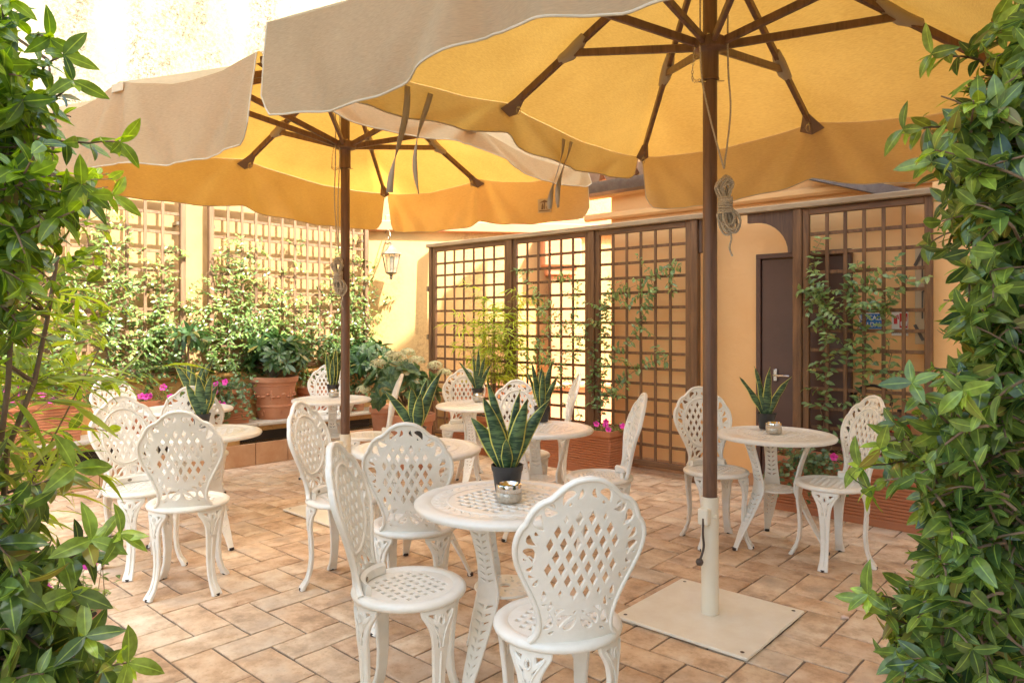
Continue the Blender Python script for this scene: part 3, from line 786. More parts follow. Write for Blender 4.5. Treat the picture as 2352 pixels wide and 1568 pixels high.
b = MB(); b.box(((posts[0]-.05+ends[7]+.0)/2, -.004, TOP-.0225), (ends[7]-posts[0]+.05, .10, .045), bev=.006); b.build('top_rail', M['wood_g'], sc)
arc = [(0, 0), (0, -.30)] + [(-.045-.30*(1-math.cos(a)), -.30+.235*math.sin(a)) for a in np.linspace(0, PI/2, 10)] + [(-.40, -.065), (-.40, 0)]
b = MB(); b.box((posts[3]+.050, .012, TOP-.19), (.028, .04, .28), bev=.003); b.build('batten', M['wood_d'], sc)
for px, sgn in ((posts[4]-.034, 1),):
    b = MB(); b.prism([(x*sgn*.92, y*1.1) for x, y in arc][::sgn], .04, lambda x, y, w_: Vector((px+x, w_+.004, TOP-.047+y))); b.build('bracket', M['wood_d'], sc)
b = MB()
for z in (.62, 1.20, 1.76): b.box((posts[0]-.045, -.02, z), (.05, .004, .055)); b.box((posts[0]-.03, -.034, z), (.012, .012, .06))
b.build('hinge', M['brass'], sc)

# trellises on the left wall
for (xa, xb, lab, cols) in ((wq(477, 742, -.1)[0], wq(843, 742, -.1)[0], 'pale wooden wall trellis beside the lantern, thick with jasmine', 12),
                      (-4.05, wq(424, 742, -.1)[0], 'pale wooden wall trellis at far left above the lemon tree', 12)):
    t = thing('wall_trellis', lab, 'trellis', LW_O, R(LW_A))
    for px in (xa+.025, xb-.025):
        b = MB(); b.box((px, -.11, (.87+2.62)/2), (.05, .06, 2.62-.87), bev=.006); b.build('post', M['wood_l'], t)
    for z in (.925, 2.585):
        b = MB(); b.box(((xa+xb)/2, -.112, z), (xb-xa-.104, .045, .05), bev=.005); b.build('crossbar', M['wood_lx'], t)
    b = MB(); lattice(b, xa+.05, xb-.05, .95, 2.56, cols, 9, -.11, .028, .014); b.build('lattice', M['wood_l'], t)
    for px in (xa+.06, xb-.06):
        for z in (1.1, 2.3): b = MB(); b.box((px, -.05, z), (.03, .11, .03)); b.build('wall_fixing', M['brass'], t)

# lantern
lp = thing('wall_lantern', 'antique metal carriage lantern on scrolled arm on pale yellow wall', 'lamp', (0, 0, 0), 0)
Yl = 8.22; lc = Vector(((903-1176)/FPX*Yl, Yl-.13, 1.36+(742-598)/FPX*Yl)); lp.location = lc; lp.scale = (1.15, 1.15, 1.15)
bwx = (884-1176)/FPX*8.3-lc.x
b = MB(); b.prism([(.035*math.cos(a)*1.1, .085*math.sin(a)*1.15) for a in np.linspace(0, 2*PI, 9)[:-1]], .02, lambda x, y, w_: Vector((bwx+x, .27+w_, .235+y))); b.build('backplate', M['white_paint'], lp)
b = MB(); b.tube(crom([(bwx, .26, .22), (bwx*.6, .15, .17), (bwx*.2, .04, .17), (0, 0, .16)], 6), .008, 8)
b.tube(crom([(bwx, .25, .27), (bwx*.7, .18, .31), (bwx*.3, .08, .29), (bwx*.15, .04, .23), (bwx*.35, .08, .205), (bwx*.45, .11, .235)], 6), .005, 6)
b.build('arm', M['brass'], lp, 50)
b = MB(); b.lathe([(0, .165), (.012, .16), (.014, .14), (.03, .13), (.055, .095), (.098, .062), (.104, .050), (.098, .046), (.05, .05), (0, .05)], n=6); b.build('cap', M['brass'], lp)
b = MB(); b.lathe([(.086, .045), (.052, -.125)], n=6); b.build('glass', M['glass'], lp)
b = MB()
for k in range(6):
    a = 2*PI*k/6; b.tube([(.089*math.cos(a), .089*math.sin(a), .048), (.053*math.cos(a), .053*math.sin(a), -.128)], .0048, 6)
b.lathe([(.055, -.125), (.060, -.13), (.05, -.142), (.02, -.155), (.012, -.17), (.017, -.182), (.006, -.20), (0, -.205)], n=6)
b.build('cage', M['brass'], lp)
b = MB(); b.lathe([(0, -.12), (.012, -.12), (.012, -.05), (.02, -.02), (.02, .02), (0, .04)], n=10); b.build('bulb', M['white_paint'], lp, 40)
# ------------------------------------------------------------------ parasols
def lerp(a, b, t): return a+(b-a)*t
def parasol(label, P, L, Fc, zc, apex, base_rot, drops, vis_logo=False, seed=1):
    rs = random.Random(seed)
    t = thing('parasol', label, 'parasol', (P[0], P[1], 0), 0, 'square canvas parasols')
    P = Vector((P[0], P[1], 0)); l = Vector((L[0]-P.x, L[1]-P.y, 0)); f = Vector((Fc[0]-P.x, Fc[1]-P.y, 0))
    cor = [l, f, -l, -f]                         # left, far, right, near
    A = Vector((0, 0, apex))
    tips = []
    for i in range(4):
        c0, c1 = cor[i], cor[(i+1) % 4]
        tips.append((c0+Vector((0, 0, zc)), 'c')); tips.append(((c0+c1)/2+Vector((0, 0, zc+.035)), 'm'))
    # base
    M_ = Matrix.Rotation(base_rot, 3, 'Z')
    b = MB(); b.box((0, 0, .012), (.635, .635, .014), M_, .003)
    bp = b.build('base_plate', M['plate'], t)
    b = MB()
    for sx in (-1, 1):
        for sy in (-1, 1): q = M_ @ Vector((sx*.28, sy*.28, .0195)); b.lathe([(.0, .0008), (.009, .0008)], q, 12)
    b.build('bolt_hole', M['darksteel'], bp)
    b = MB(); b.lathe([(.0365, .02), (.0395, .02), (.0395, .548), (.041, .552), (.041, .558), (.035, .558), (.035, .3)], n=28)
    sl = b.build('base_sleeve', M['sleeve'], t, 40)
    b = MB(); b.box((-.035, -.035, .475), (.05, .045, .075), Matrix.Rotation(-.7, 3, 'Z'), .006); b.lathe([(0, .012), (.011, .012), (.011, 0)], (.012, -.042, .47), 6)
    b.build('clamp', M['sleeve'], sl)
    b = MB(); b.tube(crom([(-.045, -.052, .47), (-.048, -.056, .40), (-.045, -.058, .34), (-.062, -.062, .285)], 5), .0055, 8)
    b.lathe([(0, -.018), (.013, -.013), (.018, 0), (.013, .013), (0, .018)], (-.065, -.062, .275), 12); b.build('clamp_handle', M['darksteel'], sl, 60)
    # pole
    b = MB(); b.tube([(0, 0, .3), (0, 0, 1.2), (0, 0, 2.0), (0, 0, apex-.04)], .0325, 24); b.build('pole', M['wood_u'], t, 40)
    zr = 2.64
    b = MB(); b.lathe([(.034, zr-.16), (.041, zr-.16), (.042, zr-.15), (.039, zr-.145), (.039, zr-.03), (.043, zr-.025), (.075, zr-.015), (.078, zr), (.078, zr+.025), (.07, zr+.032), (.034, zr+.032)], n=28)
    rn = b.build('runner', M['wood_u'], t, 40)
    b = MB()
    for k in range(8):
        a = 2*PI*(k+.5)/8; b.lathe([(0, .006), (.006, .005), (.006, 0)], (.062*math.cos(a), .062*math.sin(a), zr+.033), 6)
    b.build('bolt', M['steel'], rn)
    b = MB(); b.lathe([(.034, apex-.14), (.07, apex-.13), (.072, apex-.09), (.03, apex-.08), (.03, apex+.02), (0, apex+.03)], n=24); b.build('hub', M['wood_u'], t, 40)
    for k, (T, kd) in enumerate(tips):
        a0 = A + Vector((T.x, T.y, 0)).normalized()*.06 - Vector((0, 0, .11))
        T2 = lerp(A, T, .97) - Vector((0, 0, .035))
        b = MB(); b.bar(a0, T2, .026, .042, bev=.004)
        rb = b.build('rib', M['wood_u'], t)
        u = .62 if kd == 'm' else .50
        J = lerp(A, T, u) - Vector((0, 0, .075))
        s0 = Vector((T.x, T.y, 0)).normalized()*.07 + Vector((0, 0, zr+.012))
        b = MB(); b.bar(s0, J, .022, .038, bev=.004); b.build('strut', M['wood_u'], t)
        # leather sheath round the joint and cloth pocket at the tip
        ra, rbb = lerp(A, T, u-.055)-Vector((0, 0, .04)), lerp(A, T, u+.075)-Vector((0, 0, .04))
        b = MB(); d = (rbb-ra)
        b.tube([ra, ra+d*.3-Vector((0, 0, .018)), ra+d*.6-Vector((0, 0, .022)), rbb], [.024, .036, .036, .024], 8); b.build('sheath', M['strap'], rb, 60)
        out = Vector((T.x, T.y, 0)).normalized(); sd_ = Vector((-out.y, out.x, 0))
        pw = .075 if kd == 'm' else .045; tp = lerp(A, T, .985 if kd == 'm' else .95) - Vector((0, 0, .014)); dn = (A-T).normalized()
        b = MB(); b.add([tp+sd_*pw-Vector((0, 0, .035)), tp-sd_*pw-Vector((0, 0, .035)), tp+dn*.13-sd_*.02-Vector((0, 0, .02)), tp+dn*.13+sd_*.02-Vector((0, 0, .02)),
                         tp+sd_*.0-Vector((0, 0, .066)), tp+dn*.10-Vector((0, 0, .062))], [(0, 4, 5, 3), (4, 1, 2, 5), (3, 5, 2)]); b.build('pocket', M['patch'], rb)
        q = lerp(A, T, .93)-Vector((0, 0, .075)); b = MB()
        b.tube([q+Vector((.012*math.cos(a), 0, .022*math.sin(a)-.02)) for a in np.linspace(0, 2*PI, 9)[:-1]], .0022, 5, closed=True); b.box(q+Vector((0, 0, .014)), (.012, .012, .035)); b.build('hook', M['steel'], rb)
    # canopy
    up = Vector((0, 0, .012)); vs = []; fs = []; nr, na = 16, 8
    nT = 8; idx = {}
    for i in range(nr+1):
        r = .035+(1-.035)*i/nr
        for k in range(nT*na):
            s_, aa = divmod(k, na); al = aa/na
            e = lerp(tips[s_][0], tips[(s_+1) % 8][0], al); p = lerp(A, e, r)
            sg = math.sin(PI*al)*r**1.6
            p = p - Vector((0, 0, .060*sg)) - Vector((p.x, p.y, 0))*(.020*sg) + Vector((0, 0, .004*math.sin(k*2.3+r*9)*r))
            vs.append(p+up)
    n = nT*na
    for i in range(nr):
        for k in range(n):
            k2 = (k+1) % n; fs.append((i*n+k, i*n+k2, (i+1)*n+k2, (i+1)*n+k))
    b = MB(); b.add(vs, fs); cn = b.build('canopy', M['fabric'], t, 80)
    rim = vs[nr*n:]
    b = MB(); b.lathe([(.0, apex+.07), (.05, apex+.065), (.16, apex+.02), (.24, apex-.035)], n=24); b.build('top_cap', M['fabric'], t, 80)
    # valances, one per side, open at the corners
    for sd2 in range(4):
        drop = drops[sd2]; seg = 80; rows = 10; vv = []; ff = []; hp = []
        c0, c1 = cor[sd2], cor[(sd2+1) % 4]; out = Vector((c0+c1)).normalized(); along = (c1-c0).normalized()
        ph = rs.uniform(0, 6)
        for j in range(seg+1):
            q = j/seg; qq = .006+q*(1-.012); kf = qq*2*na; k0 = int(kf); ff_ = kf-k0
            i0 = (sd2*2*na+k0) % n; i1 = (i0+1) % n; e = lerp(rim[i0], rim[i1], ff_)
            dm = abs(qq-.5); pleat = math.exp(-(dm/.035)**2)
            dr = drop*(1-.35*math.exp(-(min(q, 1-q)/.012)**2)*.6) + .010*math.sin(3.1*q*PI+ph)
            for i in range(rows+1):
                s_ = i/rows
                wob = (.005*math.sin(q*23+ph)+.005*math.sin(q*47+ph*2)*(.5+.5*math.sin(q*7+ph))+.006*math.sin(q*9+ph)+.004*math.sin(q*90+s_*3))*s_**1.2
                dv = (q-.5)
                fan = math.exp(-(dv/(.03+.14*s_))**2)*math.cos(dv/(.022+.055*s_)*2.6)*.046*s_**.6 + .020*s_*(math.exp(-((q-.05-.12*s_)/.03)**2)+math.exp(-((q-.95+.12*s_)/.03)**2)-math.exp(-((q-.03-.05*s_)/.02)**2))
                cr_ = (.006*math.exp(-((q-.03)/.03)**2)-.006*math.exp(-((q-.97)/.03)**2))*s_
                p = e + out*(.002+.045*s_+wob-fan) + along*cr_ - Vector((0, 0, dr*s_))
                vv.append(p)
                if i == rows: hp.append(p)
        for j in range(seg):
            for i in range(rows):
                a_ = j*(rows+1)+i; ff.append((a_, a_+1, a_+rows+2, a_+rows+1))
        b = MB(); b.add(vv, ff); vl = b.build('valance', M['fabric'], t, 80)
        b = MB(); b.tube(hp, .0042, 6); b.tube([vv[i] for i in range(rows+1)], .0038, 6); b.tube([vv[seg*(rows+1)+i] for i in range(rows+1)], .0038, 6); b.build('hem', M['hem'], vl, 60)
        # sewn tab over the middle rib and corners
        b = MB(); m_ = lerp(c0, c1, .5)+Vector((0, 0, zc+.05))
        for w2 in (0,):
            b.box(m_+out*.012-Vector((0, 0, .040)), (.10, .006, .045), Matrix((along, out, Vector((0, 0, 1)))).transposed(), .003)
        b.build('tab', M['hem'], vl)
        if drop > .3 and sd2 == 2 or (sd2 == 0 and not vis_logo):
            pass
    # ties
    if not vis_logo:
        ed = cor[1]-cor[0]; od = Vector((cor[0]+cor[1])).normalized()
        for q, ln in ((.235, .52), (.285, .50), (.66, .44), (.685, .42)):
            b = MB(); p0 = cor[0]+ed*q+Vector((0, 0, zc-.06))-od*.05; pts = []; nn = 12
            sdv = ed.normalized(); vs2 = []; fs2 = []
            for i in range(nn+1):
                s_ = i/nn; tw = 2.2*math.sin(s_*3.4+q*20)*s_; wd = .017
                c_ = p0 + od*(.06*math.sin(s_*1.5)+.02) + sdv*(.035*math.sin(s_*4+q*30)) - Vector((0, 0, ln*s_))
                dd = sdv*math.cos(tw)+od*math.sin(tw)
                for sg, th in ((-1, .0012), (1, .0012)):
                    vs2.append(c_+dd*wd*sg)
            for i in range(nn): fs2.append((2*i, 2*i+1, 2*i+3, 2*i+2))
            b.add(vs2, fs2); o = b.build('tie_strap', M['strap'], t, 60)
            md = o.modifiers.new('s', 'SOLIDIFY'); md.thickness = .0025
    # rope from the runner down to a hanging hank
    b = MB(); hz = 1.36+(742-392)/FPX*3.28 if not vis_logo else 1.36+(742-585)/FPX*5.2
    hx_ = .05 if not vis_logo else -.035
    for sx in (-.055, .07) if not vis_logo else (-.06, -.03):
        b.tube(crom([(sx, -.04, zr+.3), (sx, -.045, zr-.1), ((sx+hx_)/2+sx*.3, -.046, lerp(hz, zr, .45)), (hx_, -.048, hz)], 5), .0042, 6)
    b.build('rope', M['rope'], t, 60)
    b = MB()
    for k in range(11):                          # loops above and below the wrapped waist
        yy = -.045-rs.uniform(0, .05); w1 = rs.uniform(.014, .040); h1 = rs.uniform(.045, .072); ox = hx_+rs.uniform(-.01, .01)
        b.tube(crom([(ox, yy, hz-.16), (ox-w1, yy, hz-.10), (ox-w1*.9, yy-.01, hz-.16+h1*1.5), (ox, yy-.014, hz-.16+h1*1.8), (ox+w1*.9, yy, hz-.16+h1*1.5), (ox+w1*.7, yy, hz-.10)], 4, True), .0052, 6, closed=True)
        w1 = rs.uniform(.012, .040); h1 = rs.uniform(.08, .13); ox2 = ox+rs.uniform(.0, .03)
        b.tube(crom([(ox, yy, hz-.17), (ox2-w1, yy, hz-.17-h1*.5), (ox2-w1*.4, yy, hz-.17-h1*.95), (ox2+w1*.5, yy-.008, hz-.17-h1), (ox2+w1, yy, hz-.17-h1*.55)], 4, True), .0052, 6, closed=True)
    for k in range(8):
        b.tube([(hx_+.030*math.cos(a), -.068+.034*math.sin(a), hz-.135-.0095*k+.004*math.sin(a+k)) for a in np.linspace(0, 2*PI, 11)[:-1]], .0052, 5, closed=True)
    b.tube(crom([(hx_, -.06, hz-.25), (hx_+.03, -.06, hz-.31), (hx_+.022, -.06, hz-.36), (hx_+.035, -.06, hz-.40)], 4), .0045, 6)
    b.build('rope_hank', M['rope'], t, 60)
    b = MB()                                     # small chain with its pin
    for k in range(13):
        a = k/12; c_ = Vector((-.078-.012*math.sin(a*PI), -.03, zr-.02-.15*math.sin(a*PI*.62)))
        if k > 8: c_.x += (k-8)*.008
        pl_ = [(.0045*math.cos(q), .009*math.sin(q)) for q in np.linspace(0, 2*PI, 8)[:-1]]
        b.tube([c_+(Vector((x, 0, y)) if k % 2 else Vector((0, x, y))) for x, y in pl_], .0014, 4, closed=True)
    b.bar((-.06, -.02, zr-.17), (.06, -.02, zr-.165), .005, .005)
    b.build('chain', M['steel'], t)
    return t, cor

U1, cor1 = parasol('large near parasol with amber glowing canopy, brown pole on square cream base at right', (.918, 3.29), (-1.007, 2.899), (.946, 5.245), 2.573, 3.30, R(FR_A), (.17, .36, .38, .40), seed=4)
U2, cor2 = parasol('farther parasol with amber canopy and beige valance, its pole rising left of centre', (-1.210, 5.15), (-3.06, 4.36), (-1.235, 6.98), 2.62, 3.32, R(FR_A-1), (.36, .37, .15, .43), vis_logo=True, seed=11)
# stitched maker's mark on the inside of the far-right valance
u2 = cor2[2]-cor2[1]; al = u2.normalized(); P2 = Vector((-1.210, 5.15, 0)); outw = (cor2[1]+cor2[2]).normalized()
c = P2+cor2[1]+u2*.815+outw*.006+Vector((0, 0, 2.62-.25))
lg = None
def lf(x, y, w_): return c - P2 + al*x - outw*(.028-w_) + Vector((0, 0, y))
b = MB(); b.prism([(-.065, -.06), (.065, -.06), (.065, .06), (-.065, .06)], .002, lf); lgo = b.build('label', M['hem'], U2)
def lf2(x, y, w_): return c - P2 + al*x - outw*(.031-w_) + Vector((0, 0, y))
b = MB(); b.prism([(-.045, .028), (0, .05), (.045, .028)], .002, lf2); b.prism([(-.004, -.03), (.004, -.03), (.004, .028), (-.004, .028)], .002, lf2)
b.prism([(-.03, -.03), (-.012, -.03), (-.008, -.01), (-.014, .02), (-.022, .02), (-.026, 0)], .002, lf2)
vs, fs = text_mesh('LP', .032, lambda x, y, w_: lf2(x+.03, y-.018, w_)); b.add(vs, fs)
b.prism([(-.05, -.046), (.05, -.046), (.05, -.039), (-.05, -.039)], .002, lf2)
b.build('emblem', M['patch'], lgo)

# ------------------------------------------------------------------ cast aluminium chair
def shield():
    h = [(.134, 0), (.117, .02), (.111, .05), (.118, .09), (.138, .14), (.164, .19), (.187, .24), (.196, .285), (.192, .32), (.181, .345), (.170, .357), (.165, .37),
         (.150, .397), (.128, .416), (.107, .424), (.092, .436), (.070, .456), (.038, .474), (0, .480)]
    hs = crom(h, 3); full = hs + [(-x, z) for x, z in hs[-2:0:-1]] + [(-hs[0][0], hs[0][1])]
    return full
def inside(p, poly):
    x, y = p; c = False; n = len(poly)
    for i in range(n):
        x1, y1 = poly[i]; x2, y2 = poly[i-1]
        if (y1 > y) != (y2 > y) and x < (x2-x1)*(y-y1)/(y2-y1+1e-12)+x1: c = not c
    return c
def dist_poly(p, poly):
    q = np.array(p); best = 9
    for i in range(len(poly)):
        a = np.array(poly[i-1]); b_ = np.array(poly[i]); d = b_-a; t = np.clip(np.dot(q-a, d)/(np.dot(d, d)+1e-12), 0, 1); best = min(best, np.linalg.norm(q-a-d*t))
    return best
SH = shield()
OC = (0, .256); OR = (.126, .149)
def chair_holes():
    holes = []
    px, pz = .0385, .0362
    def ein(x, z, m=.007): return (x/(OR[0]-m))**2+((z-OC[1])/(OR[1]-m))**2 < 1
    for r in range(-5, 6):
        for c_ in range(-4, 5):
            x = (c_+(.5 if r % 2 else 0))*px; z = OC[1]+r*pz
            for sc_ in (1, .8, .6):
                hw, hh = .0128*sc_, .0238*sc_
                q = [(x, z-hh), (x+hw, z), (x, z+hh), (x-hw, z)]
                if all(ein(*p) for p in q): holes.append(q); break
    # leaf shaped openings between the oval and the rim, mirrored
    rs = random.Random(12); placed = []
    def shape(x, z, L_, W2, an, bend):
        pts = []
        for q in range(11):
            a = 2*PI*q/11; u = L_*math.cos(a); w2 = W2*math.sin(a)*(1+.45*math.cos(a))+bend*L_*(math.cos(a)**2)
            pts.append((x+u*math.cos(an)-w2*math.sin(an), z+u*math.sin(an)+w2*math.cos(an)))
        return pts
    for L_ in (.026, .021, .017, .013, .010, .008):
        for _ in range(700):
            x, z = rs.uniform(.006, .185), rs.uniform(.03, .462)
            if not inside((x, z), SH) or ((x/(OR[0]+.008))**2+((z-OC[1])/(OR[1]+.008))**2) < 1: continue
            th = math.atan2(z-OC[1], x); an = th+rs.choice((.5, -.5, .9))+rs.uniform(-.3, .3)
            pts = shape(x, z, L_, L_*rs.uniform(.42, .58), an, rs.choice((-.4, .4, .2)))
            if any(p[0] < .0035 or ((p[0]/(OR[0]+.005))**2+((p[1]-OC[1])/(OR[1]+.005))**2) < 1 or p[1] < .024 for p in pts): continue
            if any(math.hypot(x-q[0], z-q[1]) < .56*(L_+q[2]) for q in placed): continue
            if not all(inside(p, SH) for p in pts): continue
            if any(dist_poly(p, SH) < .0150 for p in pts[::2]): continue
            if any(math.dist(p, q) < .0052 for p in pts for h in holes[-80:] for q in h): continue
            if any(inside(p, h) for p in pts for h in holes): continue
            placed.append((x, z, L_)); holes.append(pts); holes.append([(-p[0], p[1]) for p in pts][::-1])
    return holes
CH = chair_holes()
def back_map(x, z, w_):
    """bend the backrest: wrap round the seat at the bottom, recline towards the top"""
    k = 1.9-1.3*min(1, z/.3)
    return Vector((x, -.168+w_+k*x*x-z*.17-.10*z*z*2.0*.5, .452+z*1.02))
def make_chair(label):
    t = thing('garden_chair', label, 'chair')
    vs, fs = plate2d(SH, CH, .011, .0015, back_map, ([-.16, -.12, -.08, -.04, 0, .04, .08, .12, .16], list(np.arange(.03, .47, .04))))
    b = MB(); b.add(vs, fs); bk = b.build('backrest', M['white'], t, 35)
    b = MB(); rim = [back_map(x*.965, z*.985+.002, .003) for x, z in SH]; b.tube(rim[::1], .0095, 8); b.tube([back_map(x*.975, z*.988+.001, -.004) for x, z in SH], .0075, 8)
    b.tube([back_map(OR[0]*math.cos(a), OC[1]+OR[1]*math.sin(a), .006) for a in np.linspace(0, 2*PI, 41)[:-1]], .0055, 6, closed=True)
    # relief leaf scrolls on the front
    rs = random.Random(9)
    for s_ in (-1, 1):
        for th in np.linspace(-1.1, 1.45, 6):
            ex, ez = (OR[0]+.008)*math.cos(th), OC[1]+(OR[1]+.008)*math.sin(th); g_ = 0
            while g_ < .3 and inside((ex+math.cos(th)*g_, ez+math.sin(th)*g_), SH): g_ += .004
            g_ = max(.01, g_-.022)
            pts = [(ex+math.cos(th)*g_*q+math.cos(th+1.57)*.012*math.sin(q*3.6), ez+math.sin(th)*g_*q+math.sin(th+1.57)*.016*math.sin(q*3.6)) for q in np.linspace(0, 1, 6)]
            b.tube([back_map(s_*x, z, .0055) for x, z in pts], [.001, .0022, .0028, .0028, .0022, .0015], 6)
    b.build('rim_relief', M['white'], bk, 60)
    b = MB()                                     # curved foot bracket fixing the back on the seat, with its badge
    fo = [(-.125, 0), (.125, 0), (.123, .034), (-.123, .034)]
    seg = 12; vv = []; ff = []
    for i in range(seg+1):
        a = lerp(-.78, .78, i/seg)
        for rr_, zz in ((.150, .452), (.150, .482), (.166, .49), (.172, .452)):
            vv.append((rr_*math.sin(a), -rr_*math.cos(a), zz))
    for i in range(seg):
        for k in range(4): ff.append((i*4+k, i*4+(k+1) % 4, (i+1)*4+(k+1) % 4, (i+1)*4+k))
    ff += [(3, 2, 1, 0), tuple(seg*4+k for k in range(4))]
    b.add(vv, ff); br = b.build('back_bracket', M['white'], t, 35)
    b = MB(); b.prism([(.012*math.cos(a), .008*math.sin(a)) for a in np.linspace(0, 2*PI, 17)[:-1]], .002, lambda x, y, w_: Vector((x, -.1485+w_, .467+y))); b.build('badge', M['brass'], br)
    # seat
    b = MB(); b.lathe([(.150, .446), (.158, .452), (.172, .455), (.188, .453), (.197, .446), (.199, .438), (.196, .430), (.186, .426), (.160, .428), (.150, .436)], n=48, closed=True)
    st = b.build('seat', M['white'], t, 50)
    holes = []; p = .0335
    for i in range(-6, 7):
        for j in range(-6, 7):
            x, y = (i+.0)*p, (j+.0)*p; x, y = (x-y)*.7071, (x+y)*.7071
            if math.hypot(x, y) < .130:
                s_ = .0148; an = PI/4+.0
                holes.append([(x+s_*math.cos(an+a), y+s_*math.sin(an+a)*1.0) for a in (0.785, 2.356, 3.927, 5.498)])
    outer = [(.156*math.cos(a), .156*math.sin(a)) for a in np.linspace(0, 2*PI, 49)[:-1]]
    vs, fs = plate2d(outer, holes, .010, .0018, lambda x, y, w_: Vector((x, y, .443+w_)))
    b = MB(); b.add(vs, fs)
    b.build('seat_lattice', M['white'], st, 35)
    # four cabriole legs
    hw = [(.066, .424), (.064, .408), (.050, .385), (.034, .350), (.026, .30), (.0215, .22), (.018, .13), (.0165, .06), (.0175, .02), (.0175, .006)]
    hs = crom(hw, 3); prof = hs + [(-x, z) for x, z in hs[::-1]]
    lh = [[(.0+.008*math.cos(a), .385+.014*math.sin(a)) for a in np.linspace(0, 2*PI, 9)[:-1]]]
    for s_ in (-1, 1):
        lh.append([(s_*.018, .412), (s_*.046, .415), (s_*.046, .406), (s_*.022, .388)][::s_])
        lh.append([(s_*.012, .368), (s_*.030, .384), (s_*.024, .364), (s_*.012, .350)][::s_])
        lh.append([(s_*.005, .343), (s_*.0175, .346), (s_*.0165, .328), (s_*.005, .326)][::s_])
    for s_ in (-1, 1): lh.append([(s_*.004, .318), (s_*.0145, .318), (s_*.012, .296), (s_*.004, .300)][::s_])
    rad = [(.006, .222), (.02, .216), (.05, .196), (.10, .180), (.17, .173), (.25, .177), (.32, .184), (.38, .184), (.424, .180)]
    rz = [z for z, r in rad]; rr2 = [r for z, r in rad]
    for k in range(4):
        an = PI/4+k*PI/2
        def lm(x, z, w_):
            r = float(np.interp(z, rz, rr2)); a = an + x/.178
            th = 1.0 + 0.6*max(0, 1-z/.06)
            return Vector(((r+w_*th)*math.cos(a), (r+w_*th)*math.sin(a), z))
        vs, fs = plate2d(prof, lh, .017, .0035, lm, ((-.04, -.02, 0, .02, .04), list(np.arange(.02, .42, .03))))
        b = MB(); b.add(vs, fs)
        b.tube([lm(0, z, .0085) for z in np.linspace(.285, .03, 9)], [.004, .006, .006, .0055, .005, .005, .005, .005, .004], 6)
        for s_ in (-1, 1):
            b.tube([lm(s_*x, z, .009) for x, z in crom([(.004, .30), (.010, .335), (.022, .365), (.044, .398), (.050, .41)], 3)], .0035, 5)
            b.tube([lm(s_*x, z, .009) for x, z in crom([(0, .372), (.009, .380), (.010, .395), (.004, .404), (0, .398)], 3)], .003, 5)
        lg_ = b.build('leg', M['white'], t, 40)
        b = MB(); c_ = lm(0, .006, 0); b.lathe([(0, 0), (.013, 0), (.0145, .004), (.0145, .014), (0, .014)], (c_.x, c_.y, -.001), 12); b.build('rubber_foot', M['rubber'], lg_)
    return t

